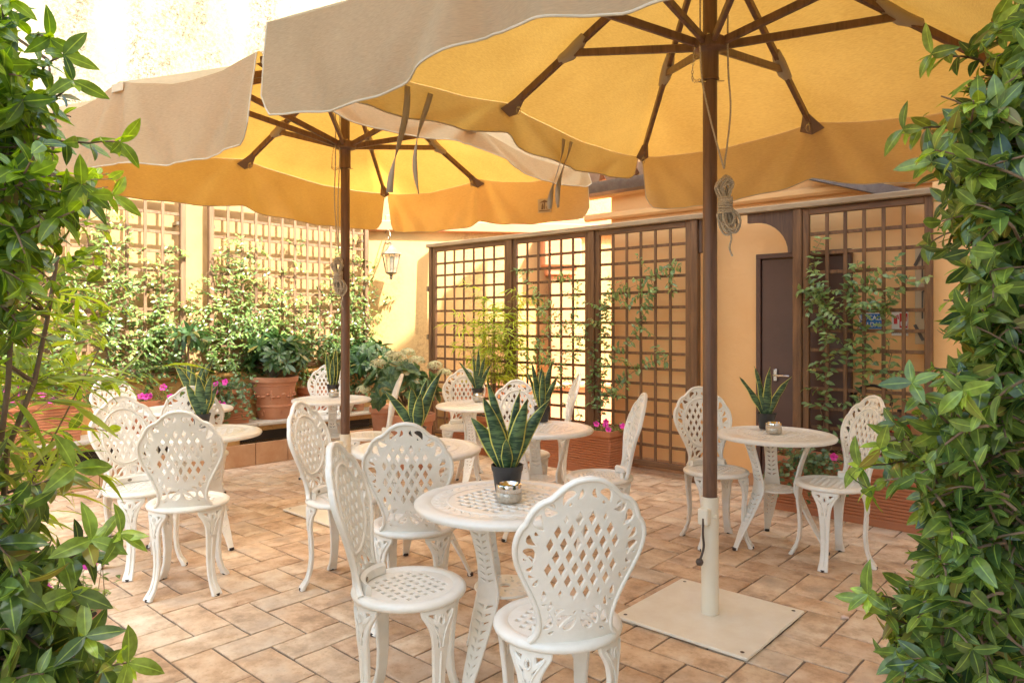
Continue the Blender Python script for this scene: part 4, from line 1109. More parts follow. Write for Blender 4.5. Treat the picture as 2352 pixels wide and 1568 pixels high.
def make_table(label):
    t = thing('bistro_table', label, 'table')
    H = .685; Rr = .35
    b = MB(); b.lathe([(.285, H-.006), (.292, H-.001), (.315, H+.001), (.338, H-.002), (.349, H-.010), (.351, H-.018), (.346, H-.028), (.336, H-.030), (.325, H-.014), (.285, H-.016)], n=64, closed=True)
    tp = b.build('tabletop', M['white'], t, 50)
    holes = []
    # woven centre: staggered rectangular openings
    p = .040
    for i in range(-8, 9):
        for j in range(-8, 9):
            x, y = i*p, j*p
            if math.hypot(x, y) > .196: continue
            if (i+j) % 2: hw_, hh_ = .0172, .0130
            else: hw_, hh_ = .0130, .0172
            c_, s_ = .924, .383
            holes.append([(x*c_-y*s_ + (dx*c_-dy*s_), x*s_+y*c_ + (dx*s_+dy*c_)) for dx, dy in ((-hw_, -hh_), (hw_, -hh_), (hw_, hh_), (-hw_, hh_))])
    for k in range(40):                           # leaf band
        a = 2*PI*k/40
        for rr_, sg in ((.242, 1), (.268, -1)):
            cx, cy = rr_*math.cos(a+.04*sg), rr_*math.sin(a+.04*sg); an = a+sg*.75
            holes.append([(cx+.0135*math.cos(q)*math.cos(an)-.0052*math.sin(q)*math.sin(an), cy+.0135*math.cos(q)*math.sin(an)+.0052*math.sin(q)*math.cos(an)) for q in np.linspace(0, 2*PI, 7)[:-1]])
    outer = [(.290*math.cos(a), .290*math.sin(a)) for a in np.linspace(0, 2*PI, 65)[:-1]]
    vs, fs = plate2d(outer, holes, .010, .0022, lambda x, y, w_: Vector((x, y, H-.010+w_)))
    b = MB(); b.add(vs, fs)
    b.lathe([(.216, H-.008), (.219, H-.003), (.226, H-.003), (.229, H-.008)], n=48)
    b.build('top_lattice', M['white'], tp, 35)
    # three pierced legs meeting at a small shelf
    rad = [(.006, .300), (.03, .290), (.10, .255), (.20, .200), (.30, .150), (.345, .132), (.40, .128), (.50, .150), (.60, .185), (.665, .215)]
    rz = [z for z, r in rad]; rr2 = [r for z, r in rad]
    hw = [(.045, .665), (.044, .64), (.036, .56), (.034, .47), (.040, .40), (.046, .345), (.040, .27), (.032, .18), (.022, .09), (.015, .04), (.016, .006)]
    hs = crom(hw, 3); prof = hs + [(-x, z) for x, z in hs[::-1]]
    lh = []
    for z in list(np.arange(.40, .635, .026))+list(np.arange(.10, .33, .026)):
        wdt = float(np.interp(z, [q[1] for q in hw][::-1], [q[0] for q in hw][::-1]))
        for s_ in (-1, 1):
            if wdt > .02: lh.append([(s_*.004, z), (s_*(wdt-.010), z+.014), (s_*(wdt-.010), z+.021), (s_*.004, z+.014)][::s_])
    for k in range(3):
        an = R(-150)+k*2*PI/3
        def lm(x, z, w_):
            r = float(np.interp(z, rz, rr2)); rad_ = Vector((math.cos(an), math.sin(an), 0)); tan_ = Vector((-math.sin(an), math.cos(an), 0))
            return rad_*(r+w_-1.2*x*x/.09*.12) + tan_*x + Vector((0, 0, z))
        vs, fs = plate2d(prof, lh, .012, .0025, lm, ((0,), list(np.arange(.03, .66, .035))))
        b = MB(); b.add(vs, fs)
        for s_ in (-1, 1): b.tube([lm(s_*(float(np.interp(z, [q[1] for q in hw][::-1], [q[0] for q in hw][::-1]))-.003), z, 0) for z in np.linspace(.66, .02, 14)], .006, 6)
        lg_ = b.build('leg', M['white'], t, 40)
        b = MB(); c_ = lm(0, .006, 0); b.lathe([(0, 0), (.015, 0), (.0165, .004), (.0165, .016), (0, .016)], (c_.x, c_.y, -.001), 12); b.build('rubber_foot', M['rubber'], lg_)
    b = MB(); ring = [(.118*math.cos(a), .118*math.sin(a)) for a in np.linspace(0, 2*PI, 33)[:-1]]
    hl = [[(.022*math.cos(a), .022*math.sin(a)) for a in np.linspace(0, 2*PI, 13)[:-1]]]
    for k in range(12):
        a = 2*PI*k/12
        for rr_, l1 in ((.055, .013), (.088, .013)):
            an2 = a+(0 if rr_ < .06 else .26); cx, cy = rr_*math.cos(an2), rr_*math.sin(an2)
            hl.append([(cx+l1*math.cos(q)*math.cos(an2+.5)-.0065*math.sin(q)*math.sin(an2+.5), cy+l1*math.cos(q)*math.sin(an2+.5)+.0065*math.sin(q)*math.cos(an2+.5)) for q in np.linspace(0, 2*PI, 7)[:-1]])
    vs, fs = plate2d(ring, hl, .010, .003, lambda x, y, w_: Vector((x, y, .345+w_))); b.add(vs, fs); b.build('shelf', M['white'], t, 35)
    return t
# ------------------------------------------------------------------ furniture placement
chair0 = make_chair('x'); table0 = make_table('x')
def place(proto, first, loc, rz, label, group):
    o = proto if first else copy_tree(proto)
    o.location = (loc[0], loc[1], 0); o.rotation_euler = (0, 0, R(rz)); o['label'] = label; o['group'] = group
    return o
CG = 'white lattice garden chairs on the patio'
CHAIRS = [   # x, y, facing angle, label
    (-.358, 2.47, -3, 'white lattice chair seen side-on at the left of the nearest table'),
    (.140, 2.19, 105, 'nearest white lattice chair, its back turned to the camera'),
    (-.447, 3.25, 90, 'white lattice chair seen from behind, beyond the nearest table'),
    (-.880, 3.73, -14, 'white lattice chair standing beside the base of the farther parasol'),
    (-1.668, 3.66, 105, 'white lattice chair seen from behind at front left, near the bush'),
    (-2.06, 3.96, -36, 'white lattice chair facing right beside the left bush, oval back in view'),
    (-3.02, 5.62, -25, 'white chair at far left, only its scalloped back showing over another chair'),
    (-2.20, 4.98, 104, 'white chair between the two left tables, half hidden by the yellow-edged plant'),
    (-1.80, 6.90, -78, 'white chair behind the farthest table near the round clay pot'),
    (-1.17, 5.80, 192, 'white chair seen side-on facing left, in front of the clay bowl'),
    (-.44, 6.28, -90, 'white chair facing the camera in front of the bamboo clump'),
    (.07, 4.98, -82, 'white chair facing the camera behind the table with the single black pot'),
    (.30, 5.92, 182, 'white chair seen edge-on behind the narrow snake plant'),
    (.525, 4.25, 180, 'white chair seen side-on in front of the terracotta planter with pink petunias'),
    (1.27, 4.42, -82, 'white chair partly hidden by the near parasol pole'),
    (1.83, 4.06, 189, 'white chair at right facing left beside the ribbed planter'),
]
for i, (x, y, a, lab) in enumerate(CHAIRS): place(chair0, i == 0, (x, y), a-90, lab, CG)
TG = 'round white lattice tables on the patio'
TABLES = [
    (-.025, 2.74, 30, 'nearest round white table with snake plant and glass-and-steel ashtray'),
    (-.520, 3.88, 20, 'round white table behind the chair seen from behind, dark-leaved plant on it'),
    (.180, 4.62, 10, 'round white table in the middle with a single black pot'),
    (1.62, 4.36, -10, 'round white table at right behind the near parasol pole'),
    (-1.93, 4.43, -5, 'round white table at left holding the yellow-edged snake plant'),
    (-2.60, 5.67, 30, 'round white table at far left close to the wall bench'),
    (-1.62, 6.38, 12, 'farthest round white table right beside the farther parasol pole'),
    (-.285, 5.92, 40, 'round white table in front of the bamboo with pot and ashtray'),
]
for i, (x, y, a, lab) in enumerate(TABLES): place(table0, i == 0, (x, y), a, lab, TG)
TZ = .6865
def on_table(u, v): return floor_pt(u, v, TZ)

# snake plants in black pots
def snake(u, v, leaves, label, seed, ph=.105, pr=.058, loc=None):
    rs = random.Random(seed)
    x, y = loc if loc else on_table(u, v)
    t = thing('snake_plant', label, 'potted plant', (x, y, TZ), rs.uniform(0, 6)*0, 'snake plants in black pots on the tables')
    b = MB(); b.lathe([(0, .001), (pr*.72, .001), (pr*.76, .006), (pr*.96, ph*.80), (pr*1.0, ph*.80), (pr*1.06, ph), (pr*1.0, ph+.001), (pr*.95, ph-.018), (0, ph-.018)], n=28)
    b.build('pot', M['pot'], t, 35)
    b = MB(); b.disc(pr*.94, (0, 0, ph-.016), 20); b.build('soil', M['soil'], t)
    P_, A_, Fc_ = [], [], []
    for (ax, ay, dx, dy, Ln, Wd, tw) in leaves:
        seg = 14; base = Vector((ax, ay, ph-.02)); p = base.copy(); d = Vector((dx*.25, dy*.25, 1)).normalized(); n0 = len(P_); Ln *= .90; Wd *= .84
        sdir = Vector((math.cos(tw*.5), math.sin(tw*.5), 0))
        for i in range(seg+1):
            q = i/seg; wv = (min(1, .42+q*1.5))*(1-q**2.4)**.85*Wd*.78 + .0006
            sd_ = (sdir - d*sdir.dot(d)).normalized(); nn = d.cross(sd_)
            sd_ = (sd_*math.cos(q*.45-.15)+nn*math.sin(q*.45-.15)); nn = d.cross(sd_)
            for c_ in (-1, -.78, -.35, 0, .35, .78, 1):
                P_.append(tuple(p + sd_*wv*c_ + nn*(abs(c_)**2*wv*.38) + nn*.004*math.sin(q*14+ax*90)*c_)); A_.append((.5, 0, abs(c_), 1))
            d = (d + Vector((dx, dy, 0))*(.028) + Vector((rs.gauss(0, .012), rs.gauss(0, .012), 0))).normalized(); p = p + d*(Ln/seg)
        for i in range(seg):
            for k in range(6):
                a = n0+i*7+k; Fc_.append((a, a+1, a+8, a+7))
    me = bpy.data.meshes.new('leaves'); me.from_pydata(P_, [], Fc_); me.update()
    at = me.color_attributes.new('lf', 'FLOAT_COLOR', 'POINT'); at.data.foreach_set('color', np.array(A_).reshape(-1))
    o = link_mesh('leaves', me, M['snake'], t, 80)
    md = o.modifiers.new('s', 'SOLIDIFY'); md.thickness = .0022
    return t
def fan(n, Ln, Wd, sp, seed):
    rs = random.Random(seed); out = []
    for k in range(n):
        a = 2*PI*k/n + rs.uniform(-.4, .4); c_ = rs.uniform(.2, 1)
        out.append((.022*math.cos(a), .022*math.sin(a), sp*c_*math.cos(a), sp*c_*math.sin(a), Ln*rs.uniform(.62, 1.05), Wd*rs.uniform(.8, 1.1), a+PI/2+rs.uniform(-.7, .7)))
    return out
snake(1165, 1130, [(-.02, 0, -1.3, .1, .27, .055, 0), (-.008, -.012, -.62, -.15, .34, .056, .15), (.006, .012, -.45, .3, .42, .040, .4), (.012, -.01, .50, -.1, .33, .056, -.1),
                   (.018, .006, 1.15, .1, .36, .050, .2), (0, -.02, -.05, -.5, .15, .040, .1), (.004, .02, .25, .5, .36, .04, .7)],
      'snake plant in black pot on the nearest table', 1, .11, .062)
snake(955, 1022, [(-.02, 0, -1.5, 0, .30, .045, .2), (0, 0, -.35, -.2, .27, .060, .1), (.012, 0, .9, .1, .40, .050, .3), (.01, -.01, .25, -.4, .24, .055, 0), (0, .015, .5, .4, .33, .04, .8)],
      'dark snake plant with one tall curved leaf, on the table behind the nearest', 2, .10, .058)
snake(1245, 968, [(-.01, 0, -.35, 0, .36, .042, .5), (.008, 0, .35, 0, .38, .045, .2), (0, .01, -.1, .3, .33, .05, .3), (.014, 0, .95, -.1, .29, .035, .2), (-.014, .004, -.7, .2, .31, .03, .6), (0, -.01, .12, -.3, .30, .04, 0)],
      'narrow upright snake plant in plain black pot on the middle table', 3, .105, .055)
snake(1760, 984, [(-.015, 0, -1.35, 0, .33, .036, .3), (-.005, 0, -.4, .1, .36, .042, .2), (.004, 0, .15, -.1, .35, .050, 0), (.016, 0, 1.2, 0, .33, .046, .3)],
      'snake plant with long thin leaves on the right table', 4, .10, .058)
snake(463, 979, [(-.01, -.01, -.75, -.2, .26, .055, .4), (0, 0, -.15, -.3, .30, .070, .1), (.01, 0, .45, 0, .31, .055, .3), (.015, .01, .8, .1, .24, .045, .2), (-.015, .01, -1.0, .1, .22, .045, .5), (.0, .01, .1, .2, .34, .05, .9)],
      'broad yellow-edged snake plant on the left table', 5, .085, .055)
snake(445, 938, [(-.015, 0, -.95, 0, .36, .055, .3), (-.005, .01, -.4, .1, .34, .06, .2), (.01, 0, .5, 0, .33, .055, .2), (.016, 0, .9, .1, .39, .05, .5), (0, -.01, .05, -.2, .30, .05, 0)],
      'yellow-edged snake plant on the far left table by the bench', 6, .09, .055)
snake(765, 903, fan(7, .40, .055, .5, 6), 'snake plant on the farthest table beside the parasol pole', 7, .085, .058)
snake(1098, 913, [(-.015, 0, -1.3, 0, .34, .036, .3), (-.006, 0, -.3, .1, .36, .036, .5), (.002, 0, .0, 0, .42, .045, .1), (.01, 0, .4, 0, .36, .04, .3), (.016, 0, 1.0, 0, .30, .035, .2)],
      'tall snake plant on the table in front of the bamboo', 8, .085, .056)
AG = 'round ashtrays beside the snake plants'
def ashtray(u, v, label, r=.047):
    x, y = on_table(u, v); t = thing('ashtray', label, 'ashtray', (x, y, TZ), 0, AG)
    b = MB(); b.lathe([(0, .001), (r*.93, .001), (r, .006), (r, .032), (r*.97, .034), (r*.9, .034), (r*.9, .008), (0, .008)], n=36); b.build('glass_base', M['steel2'], t, 40)
    b = MB(); b.lathe([(r*.97, .034), (r*1.0, .036), (r*1.0, .060), (r*.96, .064), (r*.86, .065), (r*.80, .060), (r*.6, .046), (0, .040)], n=36); b.build('steel_lid', M['chrome'], t, 50)
M['chrome'] = mat('chrome', (.72, .68, .62), .12, 1.0)
M['steel2'] = mat('hammered_glass', (.62, .58, .50), .28, .6, noise=(70, .8, (.38, .34, .27)), bump=(70, .6))
ashtray(1169, 1149, 'polished steel ashtray on the nearest table', .048)
ashtray(1777, 994, 'polished steel ashtray on the right table')
ashtray(767, 911, 'glass and steel ashtray on the farthest table', .045)
ashtray(1099, 921, 'glass and steel ashtray on the table by the bamboo', .045)

# ------------------------------------------------------------------ planters and pots
def ribbed_planter(label, O, rz, L, Wd, H, rib_n=None, mt='terra2'):
    t = thing('ribbed_planter', label, 'planter', O, rz)
    b = MB(); n = rib_n or max(8, int((H-.12)/.021)); tp = .93
    prof = [(.88, 0), (.885, .035)]
    for k in range(n):
        z = .04+(H-.05-.055)*k/n; dz = (H-.105)/n; s_ = .87+.05*(z/H); prof += [(s_, z), (s_+.050, z+dz*.10), (s_+.050, z+dz*.6), (s_, z+dz*.9)]
    prof += [(.955, H-.06), (1.0, H-.05), (1.0, H-.006), (.99, H), (.93, H), (.90, H-.06)]
    vs = []; fs = []
    for s_, z in prof:
        hx = L/2-(1-s_)*Wd/2; hy = Wd/2*s_; c_ = .012
        for x, y in ((-hx+c_, -hy), (hx-c_, -hy), (hx, -hy+c_), (hx, hy-c_), (hx-c_, hy), (-hx+c_, hy), (-hx, hy-c_), (-hx, -hy+c_)): vs.append((x, y, z))
    for i in range(len(prof)-1):
        for k in range(8): fs.append((i*8+k, i*8+(k+1) % 8, (i+1)*8+(k+1) % 8, (i+1)*8+k))
    b.add(vs, fs); b.build('box', M[mt], t, 25)
    b = MB(); b.box((0, 0, H-.05), (L-Wd*.08, Wd*.9, .02)); b.build('soil', M['soil'], t)
    return t
def round_pot(label, loc, r, h, deco=False, mt='terra', name='clay_pot'):
    t = thing(name, label, 'flower pot', loc)
    b = MB(); b.lathe([(0, 0), (r*.66, 0), (r*.68, .01), (r*.74, h*.28), (r*.765, h*.29), (r*.765, h*.33), (r*.75, h*.34), (r*.87, h*.78), (r*.9, h*.79), (r*.9, h*.83), (r*.93, h*.86), (r*.99, h*.88), (r*1.0, h*.92), (r*1.0, h*.99), (r*.96, h), (r*.9, h*.98), (r*.87, h*.9), (0, h*.9)], n=40)
    b.build('body', M[mt], t, 40)
    if deco:
        b = MB()
        for k in range(24):
            a = 2*PI*k/24; zz = h*(.60-.07*abs(math.sin(a*4))); rr_ = r*(.75+.12*(zz/h-.34)/.44)+.004
            b.lathe([(0, .012), (.018, .008), (.024, 0), (.018, -.008), (0, -.012)], (rr_*math.cos(a), rr_*math.sin(a), zz), 6)
        for k in range(6):
            a = 2*PI*k/6+.2; 
            b.tube([( (r*.735)*math.cos(a+.09*math.cos(q)), (r*.735)*math.sin(a+.09*math.cos(q)), h*.16+.022*math.sin(q)) for q in np.linspace(0, 2*PI, 10)[:-1]], .004, 5, closed=True)
            a += .5; b.tube([((r*.81)*math.cos(a), (r*.81)*math.sin(a), h*z) for z in (.46, .55, .68, .72)], [.006, .014, .012, .004], 6)
        b.build('relief', M[mt], t, 60)
    b = MB(); b.disc(r*.88, (0, 0, h*.92), 24); b.build('soil', M['soil'], t)
    return t
BZ = .404
# right-hand planter below the boiler door
p7a = Vector((*floor_pt(1770, 1168), 0)); 
c7 = p7a + fx*.50 + fy*.165
ribbed_planter('long ribbed terracotta planter at right under the climbing vine', c7, R(FR_A), 1.02, .34, .40)
p6 = Vector((*floor_pt(1401, 1097), 0)); c6 = p6 - fx*.50 + fy*.17
ribbed_planter('ribbed terracotta planter with pink petunias in front of the middle trellis', c6, R(FR_A), 1.0, .34, .40)
c5 = c6 - fx*1.10 + fy*.0
ribbed_planter('ribbed terracotta planter at the foot of the bamboo', c5, R(FR_A), 1.0, .34, .40)
# bench planters (local x of the bench frame)
ribbed_planter('long ribbed planter on the left end of the bench', W_(-3.62, -.33, BZ), R(LW_A), 1.12, .30, .33)
ribbed_planter('terracotta planter on the bench behind the far left table', W_(-2.42, -.33, BZ), R(LW_A), .55, .28, .28)
ribbed_planter('square terracotta planter with ivy beside the big round pot', W_(-1.80, -.32, BZ), R(LW_A), .34, .30, .33)
big = round_pot('large round clay pot with garland relief on the bench', W_(-1.30, -.27, BZ), .235, .42, True)
ribbed_planter('small terracotta planter on the bench right of the big round pot', W_(-.83, -.33, BZ), R(LW_A), .36, .28, .28)
round_pot('small clay pot on the bench near the corner', W_(-.38, -.33, BZ), .13, .24)
round_pot('clay pot holding the hydrangea at the end of the bench', (-1.30, 7.42, .0), .19, .50)
bowl = round_pot('wide clay bowl pot standing behind the side-on white chair', (-.93, 6.62, 0), .215, .52, mt='terra')

# ------------------------------------------------------------------ foliage builders
def petunias(lvname, label, c, ax, ay, spread, n, h, seed, nfl, size=.03, grp='petunias in the planters'):
    rs = random.Random(seed); t = thing('petunia_plant', label, 'flowers', c, 0, grp); lv = Leaves()
    stm = MB()
    for k in range(n):
        x, y = rs.uniform(-ax, ax), rs.uniform(-ay, ay); z = abs(rs.gauss(0, .35))*h
        lv.add((x, y, z), (rs.gauss(0, 1), rs.gauss(0, 1), .3), (0, 0, 1), rs.uniform(.025, .045), rs.uniform(.014, .022), rs.random()*.6, .4)
    for k in range(max(4, n//14)):
        x, y = rs.uniform(-ax, ax)*.8, rs.uniform(-ay, ay)*.8; stm.tube([(x, y, -.03), (x+rs.gauss(0, .02), y+rs.gauss(0, .02), h*.5), (x+rs.gauss(0, .04), y-.02, h*.9)], .0015, 4)
    lv.build('foliage', M['lf_jas'], t, seg=3); stm.build('stem', M['stem'], t)
    for k in range(nfl):
        x, y, z = rs.uniform(-ax, ax), rs.uniform(-ay, ay*.3)-.02, rs.uniform(.3, 1.0)*h
        d = Vector((rs.gauss(0, .35), -1+rs.gauss(0, .3), rs.uniform(.1, .9))).normalized(); u = d.orthogonal().normalized(); v = d.cross(u)
        b = MB(); vs = [Vector((x, y, z))-d*size*.8]; m = 20
        for i in range(m):
            a = 2*PI*i/m; r_ = size*(.78+.22*abs(math.cos(a*2.5)))*rs.uniform(.95, 1.05); vs.append(Vector((x, y, z))+(u*math.cos(a)+v*math.sin(a))*r_+d*size*.12*math.cos(a*5))
        for i in range(m):
            a = 2*PI*i/m; vs.append(Vector((x, y, z))+(u*math.cos(a)+v*math.sin(a))*size*.28-d*size*.12)
        fs = [(1+i, 1+(i+1) % m, m+1+(i+1) % m, m+1+i) for i in range(m)]+[(m+1+i, m+1+(i+1) % m, 0) for i in range(m)]
        b.add(vs, fs); b.build('flower', M['magenta'], t, 60)
    return t
petunias('', 'pink petunias at the right end of the middle planter', c6+fx*.36+Vector((0, 0, .37)), .13, .12, 0, 150, .10, 1, 5)
petunias('', 'pink petunias at the left end of the right planter', c7-fx*.42+Vector((0, 0, .37)), .10, .1, 0, 90, .12, 2, 2)
petunias('', 'pink petunias in the middle of the right planter', c7-fx*.02+Vector((0, -.04, .37)), .17, .1, 0, 140, .12, 3, 5)
petunias('', 'pink petunias at the right end of the right planter, half behind the bush', c7+fx*.33+Vector((0, -.04, .36)), .13, .1, 0, 130, .12, 4, 5)
petunias('', 'petunias in the planter behind the far left table', W_(-2.45, -.36, BZ+.26), .16, .1, 0, 150, .14, 5, 5, .034)
petunias('', 'magenta petunias spilling from the ivy planter on the bench', W_(-1.93, -.42, BZ+.28), .11, .09, 0, 130, .13, 6, 6, .034)
petunias('', 'pale pink petunias in the long bench planter at left', W_(-3.35, -.38, BZ+.31), .25, .1, 0, 200, .13, 7, 7, .03)
petunias('', 'pink petunias hanging below the ivy planter', W_(-1.95, -.52, BZ+.10), .08, .05, 0, 60, .16, 8, 3, .034)

def vine(label, root, ax_, ay_, stems, leafL, leafW, mtl, grp, seed, nodes=.045, thick=.0035, off=-.03, depth=.05, flowers=0, young=.5):
    """climbing plant: stems are lists of (x, z) way-points in the plane of the trellis"""
    rs = random.Random(seed); t = thing('climbing_jasmine', label, 'climbing plant', root, 0, grp); lv = Leaves(); mb = MB(); fl = MB()
    root = Vector(root)
    for way in stems:
        pts = crom(way, 6); acc = 0; prev = None; path = []
        for i, (x, z) in enumerate(pts):
            q = Vector((0, 0, 0)) + ax_*(x+rs.gauss(0, .012)) + ay_*(off+depth*math.sin(i*.9+seed)*.6) + Vector((0, 0, z+rs.gauss(0, .01))); path.append(q)
        mb.tube(path, [thick*(1-.6*i/len(path)) for i in range(len(path))], 5)
        for i in range(1, len(path)):
            a, b_ = path[i-1], path[i]; L_ = (b_-a).length; k = max(1, int(L_/nodes)); fr = i/len(path)
            if fr < .06: continue
            for j in range(k):
                if rs.random() < .18: continue
                p = a.lerp(b_, (j+.5)/k); d = (b_-a).normalized(); s1 = d.cross(ay_).normalized()
                # side shoots
                if rs.random() < .22:
                    dd = (s1*rs.choice((-1, 1))+Vector((0, 0, rs.uniform(-.2, .7))) - ay_*rs.uniform(0, .7)).normalized(); n_ = rs.randint(3, 6); q = Vector(p); pp = [q.copy()]
                    for m_ in range(n_):
                        q = q+dd*leafL*.55; dd = (dd+Vector((rs.gauss(0, .2), rs.gauss(0, .2), rs.gauss(0, .15)-.05))).normalized(); pp.append(q.copy()); s2 = dd.cross(Vector((rs.gauss(0, .3), rs.gauss(0, .3), 1))).normalized()
                        for sg in (-1, 1): lv.add(q, dd*.5+s2*sg+Vector((0, 0, -.15)), -ay_*.6+Vector((rs.gauss(0, .3), rs.gauss(0, .3), .9)), leafL*rs.uniform(.6, 1.05), leafW*rs.uniform(.7, 1.1), young*rs.random()*(.4+.6*m_/n_), rs.uniform(.1, .5))
                    if flowers and rs.random() < flowers:
                        fl.lathe([(0, .008), (.012, .006), (.0, -.006)], q, 5)
                    mb.tube(pp, .0012, 4)
                for sg in (-1, 1):
                    lv.add(p, d*.4+s1*sg-ay_*rs.uniform(.1, .9)+Vector((0, 0, rs.gauss(-.1, .2))), -ay_+Vector((rs.gauss(0, .4), rs.gauss(0, .4), .8)), leafL*rs.uniform(.7, 1.1), leafW*rs.uniform(.8, 1.1), young*rs.random()*fr, rs.uniform(.1, .5))
    mb.build('stem', M['bark'], t); lv.build('foliage', M[mtl], t, seg=3)
    if flowers and fl.v: fl.build('blossom', M['white_paint'], t)
    return t

def wander(x, z0, z1, rs, amp=.12, lean=0):
    n = max(4, int((z1-z0)/.22)); return [(x+lean*i/n+rs.gauss(0, amp)*(i > 0), z0+(z1-z0)*i/n) for i in range(n+1)]
# screen vines: way-points measured on the trellis plane
def fw(lst, y=-.04): return [fq(u, v, y) for u, v in lst]
vine('jasmine climbing the middle trellis panel', F(0, 0, 0), fx, fy,
     [fw(l) for l in ([(1215, 960), (1230, 900), (1222, 830), (1250, 770), (1235, 700), (1210, 640), (1180, 620)],
                      [(1300, 960), (1310, 880), (1330, 800), (1310, 740), (1330, 660), (1300, 640), (1270, 640)],
                      [(1330, 965), (1320, 900), (1290, 850), (1255, 830), (1215, 820), (1190, 770)],
                      [(1225, 790), (1270, 770), (1300, 755), (1262, 700), (1225, 690)])],
     .066, .029, 'lf_jas_lit', 'jasmines on the wooden screen', 21, .042, young=.5)
vine('jasmine climbing diagonally over the right-hand screen panel by the post', F(0, 0, 0), fx, fy,
     [fw(l) for l in ([(1372, 960), (1380, 880), (1400, 820), (1440, 790), (1470, 740), (1490, 690), (1500, 640), (1530, 615), (1560, 610)],
                      [(1380, 970), (1390, 900), (1385, 820), (1395, 750), (1390, 700), (1430, 672), (1480, 670)],
                      [(1372, 930), (1420, 880), (1460, 850), (1500, 830), (1550, 828)],
                      [(1378, 960), (1365, 900), (1350, 850), (1372, 780), (1385, 690), (1420, 672), (1500, 640)])],
     .070, .031, 'lf_jas_lit', 'jasmines on the wooden screen', 22, .042, young=.5)
vine('jasmine climbing the right trellis in front of the boiler door', F(0, 0, 0), fx, fy,
     [fw(l) for l in ([(1878, 1020), (1890, 960), (1895, 900), (1905, 840), (1895, 780), (1900, 720), (1880, 690), (1860, 650), (1870, 610)],
                      [(1900, 1040), (1950, 950), (1980, 900), (1985, 830), (1980, 760), (1960, 700), (1950, 640), (1975, 600)],
                      [(2040, 1000), (2042, 880), (2040, 800), (2034, 720), (2040, 690), (2090, 640)],
                      [(1890, 760), (1900, 680), (1860, 665), (1830, 670)],
                      [(1900, 700), (1950, 660), (2000, 650), (2040, 620)],
                      [(1940, 840), (1975, 740), (2010, 690)])],
     .072, .033, 'lf_jas_lit', 'jasmines on the wooden screen', 23, .044, young=.75)
# left wall jasmines
rs = random.Random(31)
JG = 'jasmines covering the left wall trellises'
def wallvine(label, xs, zt, seed, y=-.13, n=3):
    n += 2
    r2 = random.Random(seed)
    st = [wander(x+r2.uniform(-.1, .1), .75, zt*r2.uniform(.72, 1.08), r2, .10, r2.uniform(-.2, .2)) for x in xs for _ in range(n)]
    vine(label, W_(0, 0, 0), lx, ly, st, .056, .027, 'lf_jas', JG, seed, .05, off=y, depth=.08, flowers=.25, young=.6)
wallvine('jasmine on the pale trellis nearest the lantern', (-.12, -.38), 2.25, 41, n=4)
wallvine('flowering jasmine left of the lantern trellis centre', (-.72, -1.0), 2.1, 42, n=3)
wallvine('jasmine on the left half of the lantern trellis', (-1.35, -1.68), 2.1, 43, n=3)
wallvine('jasmine bridging the gap between the two wall trellises', (-1.95, -2.2), 1.95, 44, n=3)
wallvine('jasmine with white blossoms on the far left trellis', (-2.5, -2.75), 2.35, 45, n=4)
wallvine('jasmine at the left end of the wall, behind the lemon tree', (-3.1, -3.5, -3.9), 2.2, 46, n=3)
# dense skirt of the jasmines above the bench
for i, (x0_, x1_, lab) in enumerate(((-1.2, -.1, 'dark jasmine thicket at the foot of the lantern trellis'), (-2.4, -1.3, 'dark jasmine thicket behind the round pot and ivy'), (-3.6, -2.5, 'dark jasmine thicket above the long bench planter'))):
    r2 = random.Random(50+i); st = [wander(r2.uniform(x0_, x1_), .70, r2.uniform(1.1, 1.5), r2, .10, r2.uniform(-.3, .3)) for _ in range(9)]
    vine(lab, W_(0, 0, 0), lx, ly, st, .062, .030, 'lf_jas', JG, 60+i, .042, off=-.17, depth=.10, young=.15)

def rosette_shrub(label, c, r, n, L, W, mtl, seed, name='rhododendron', cat='shrub', h0=.0, squash=.8, heads=None):
    rs = random.Random(seed); random.seed(seed); t = thing(name, label, cat, c); lv = Leaves(); mb = MB()
    for k in range(n):
        a = rs.uniform(0, 2*PI); el = math.asin(rs.uniform(-.15, 1)); d = np.array([math.cos(a)*math.cos(el), math.sin(a)*math.cos(el), math.sin(el)*squash])
        p = d*r*rs.uniform(.45, 1.0)+np.array([0, 0, h0]); b0 = p*.25+np.array([0, 0, -.06])
        mb.tube([tuple(b0*0+np.array([0, 0, -.08])), tuple(p*.5), tuple(p)], .004, 5)
        twig(lv, None, p-d*.02, nrm(d+np.array([0, 0, .5])), L*.55, 2, L, W, rosette=8, young=.5, spread=1.0)
    mb.build('stem', M['bark'], t); lv.build('foliage', M[mtl], t, 'obov', 5, .15)
    if heads:
        for k, (dx, dy, dz, rr_) in enumerate(heads):
            hl = Leaves()
            for q in range(150):
                d = nrm(rv()); 
                if d[2] < -.3: d[2] *= -1
                p = np.array([dx, dy, dz])+d*rr_*np.array([1, 1, .7])*rs.uniform(.9, 1.02)
                for w2 in range(2): hl.add(p, nrm(np.cross(d, rv())), d, .018, .016, 0, .1)
            hl.build('flower_head', M['hyd'], t, 'oval', 2, .1)
    return t
rosette_shrub('rhododendron bush in the large round clay pot', W_(-1.30, -.27, BZ+.46), .31, 60, .125, .042, 'lf_rho', 5, h0=.10)
rosette_shrub('broad-leaved dark shrub in the corner behind the hydrangea', W_(-.25, -.30, BZ+.42), .32, 34, .16, .055, 'lf_rho', 6, h0=.04)
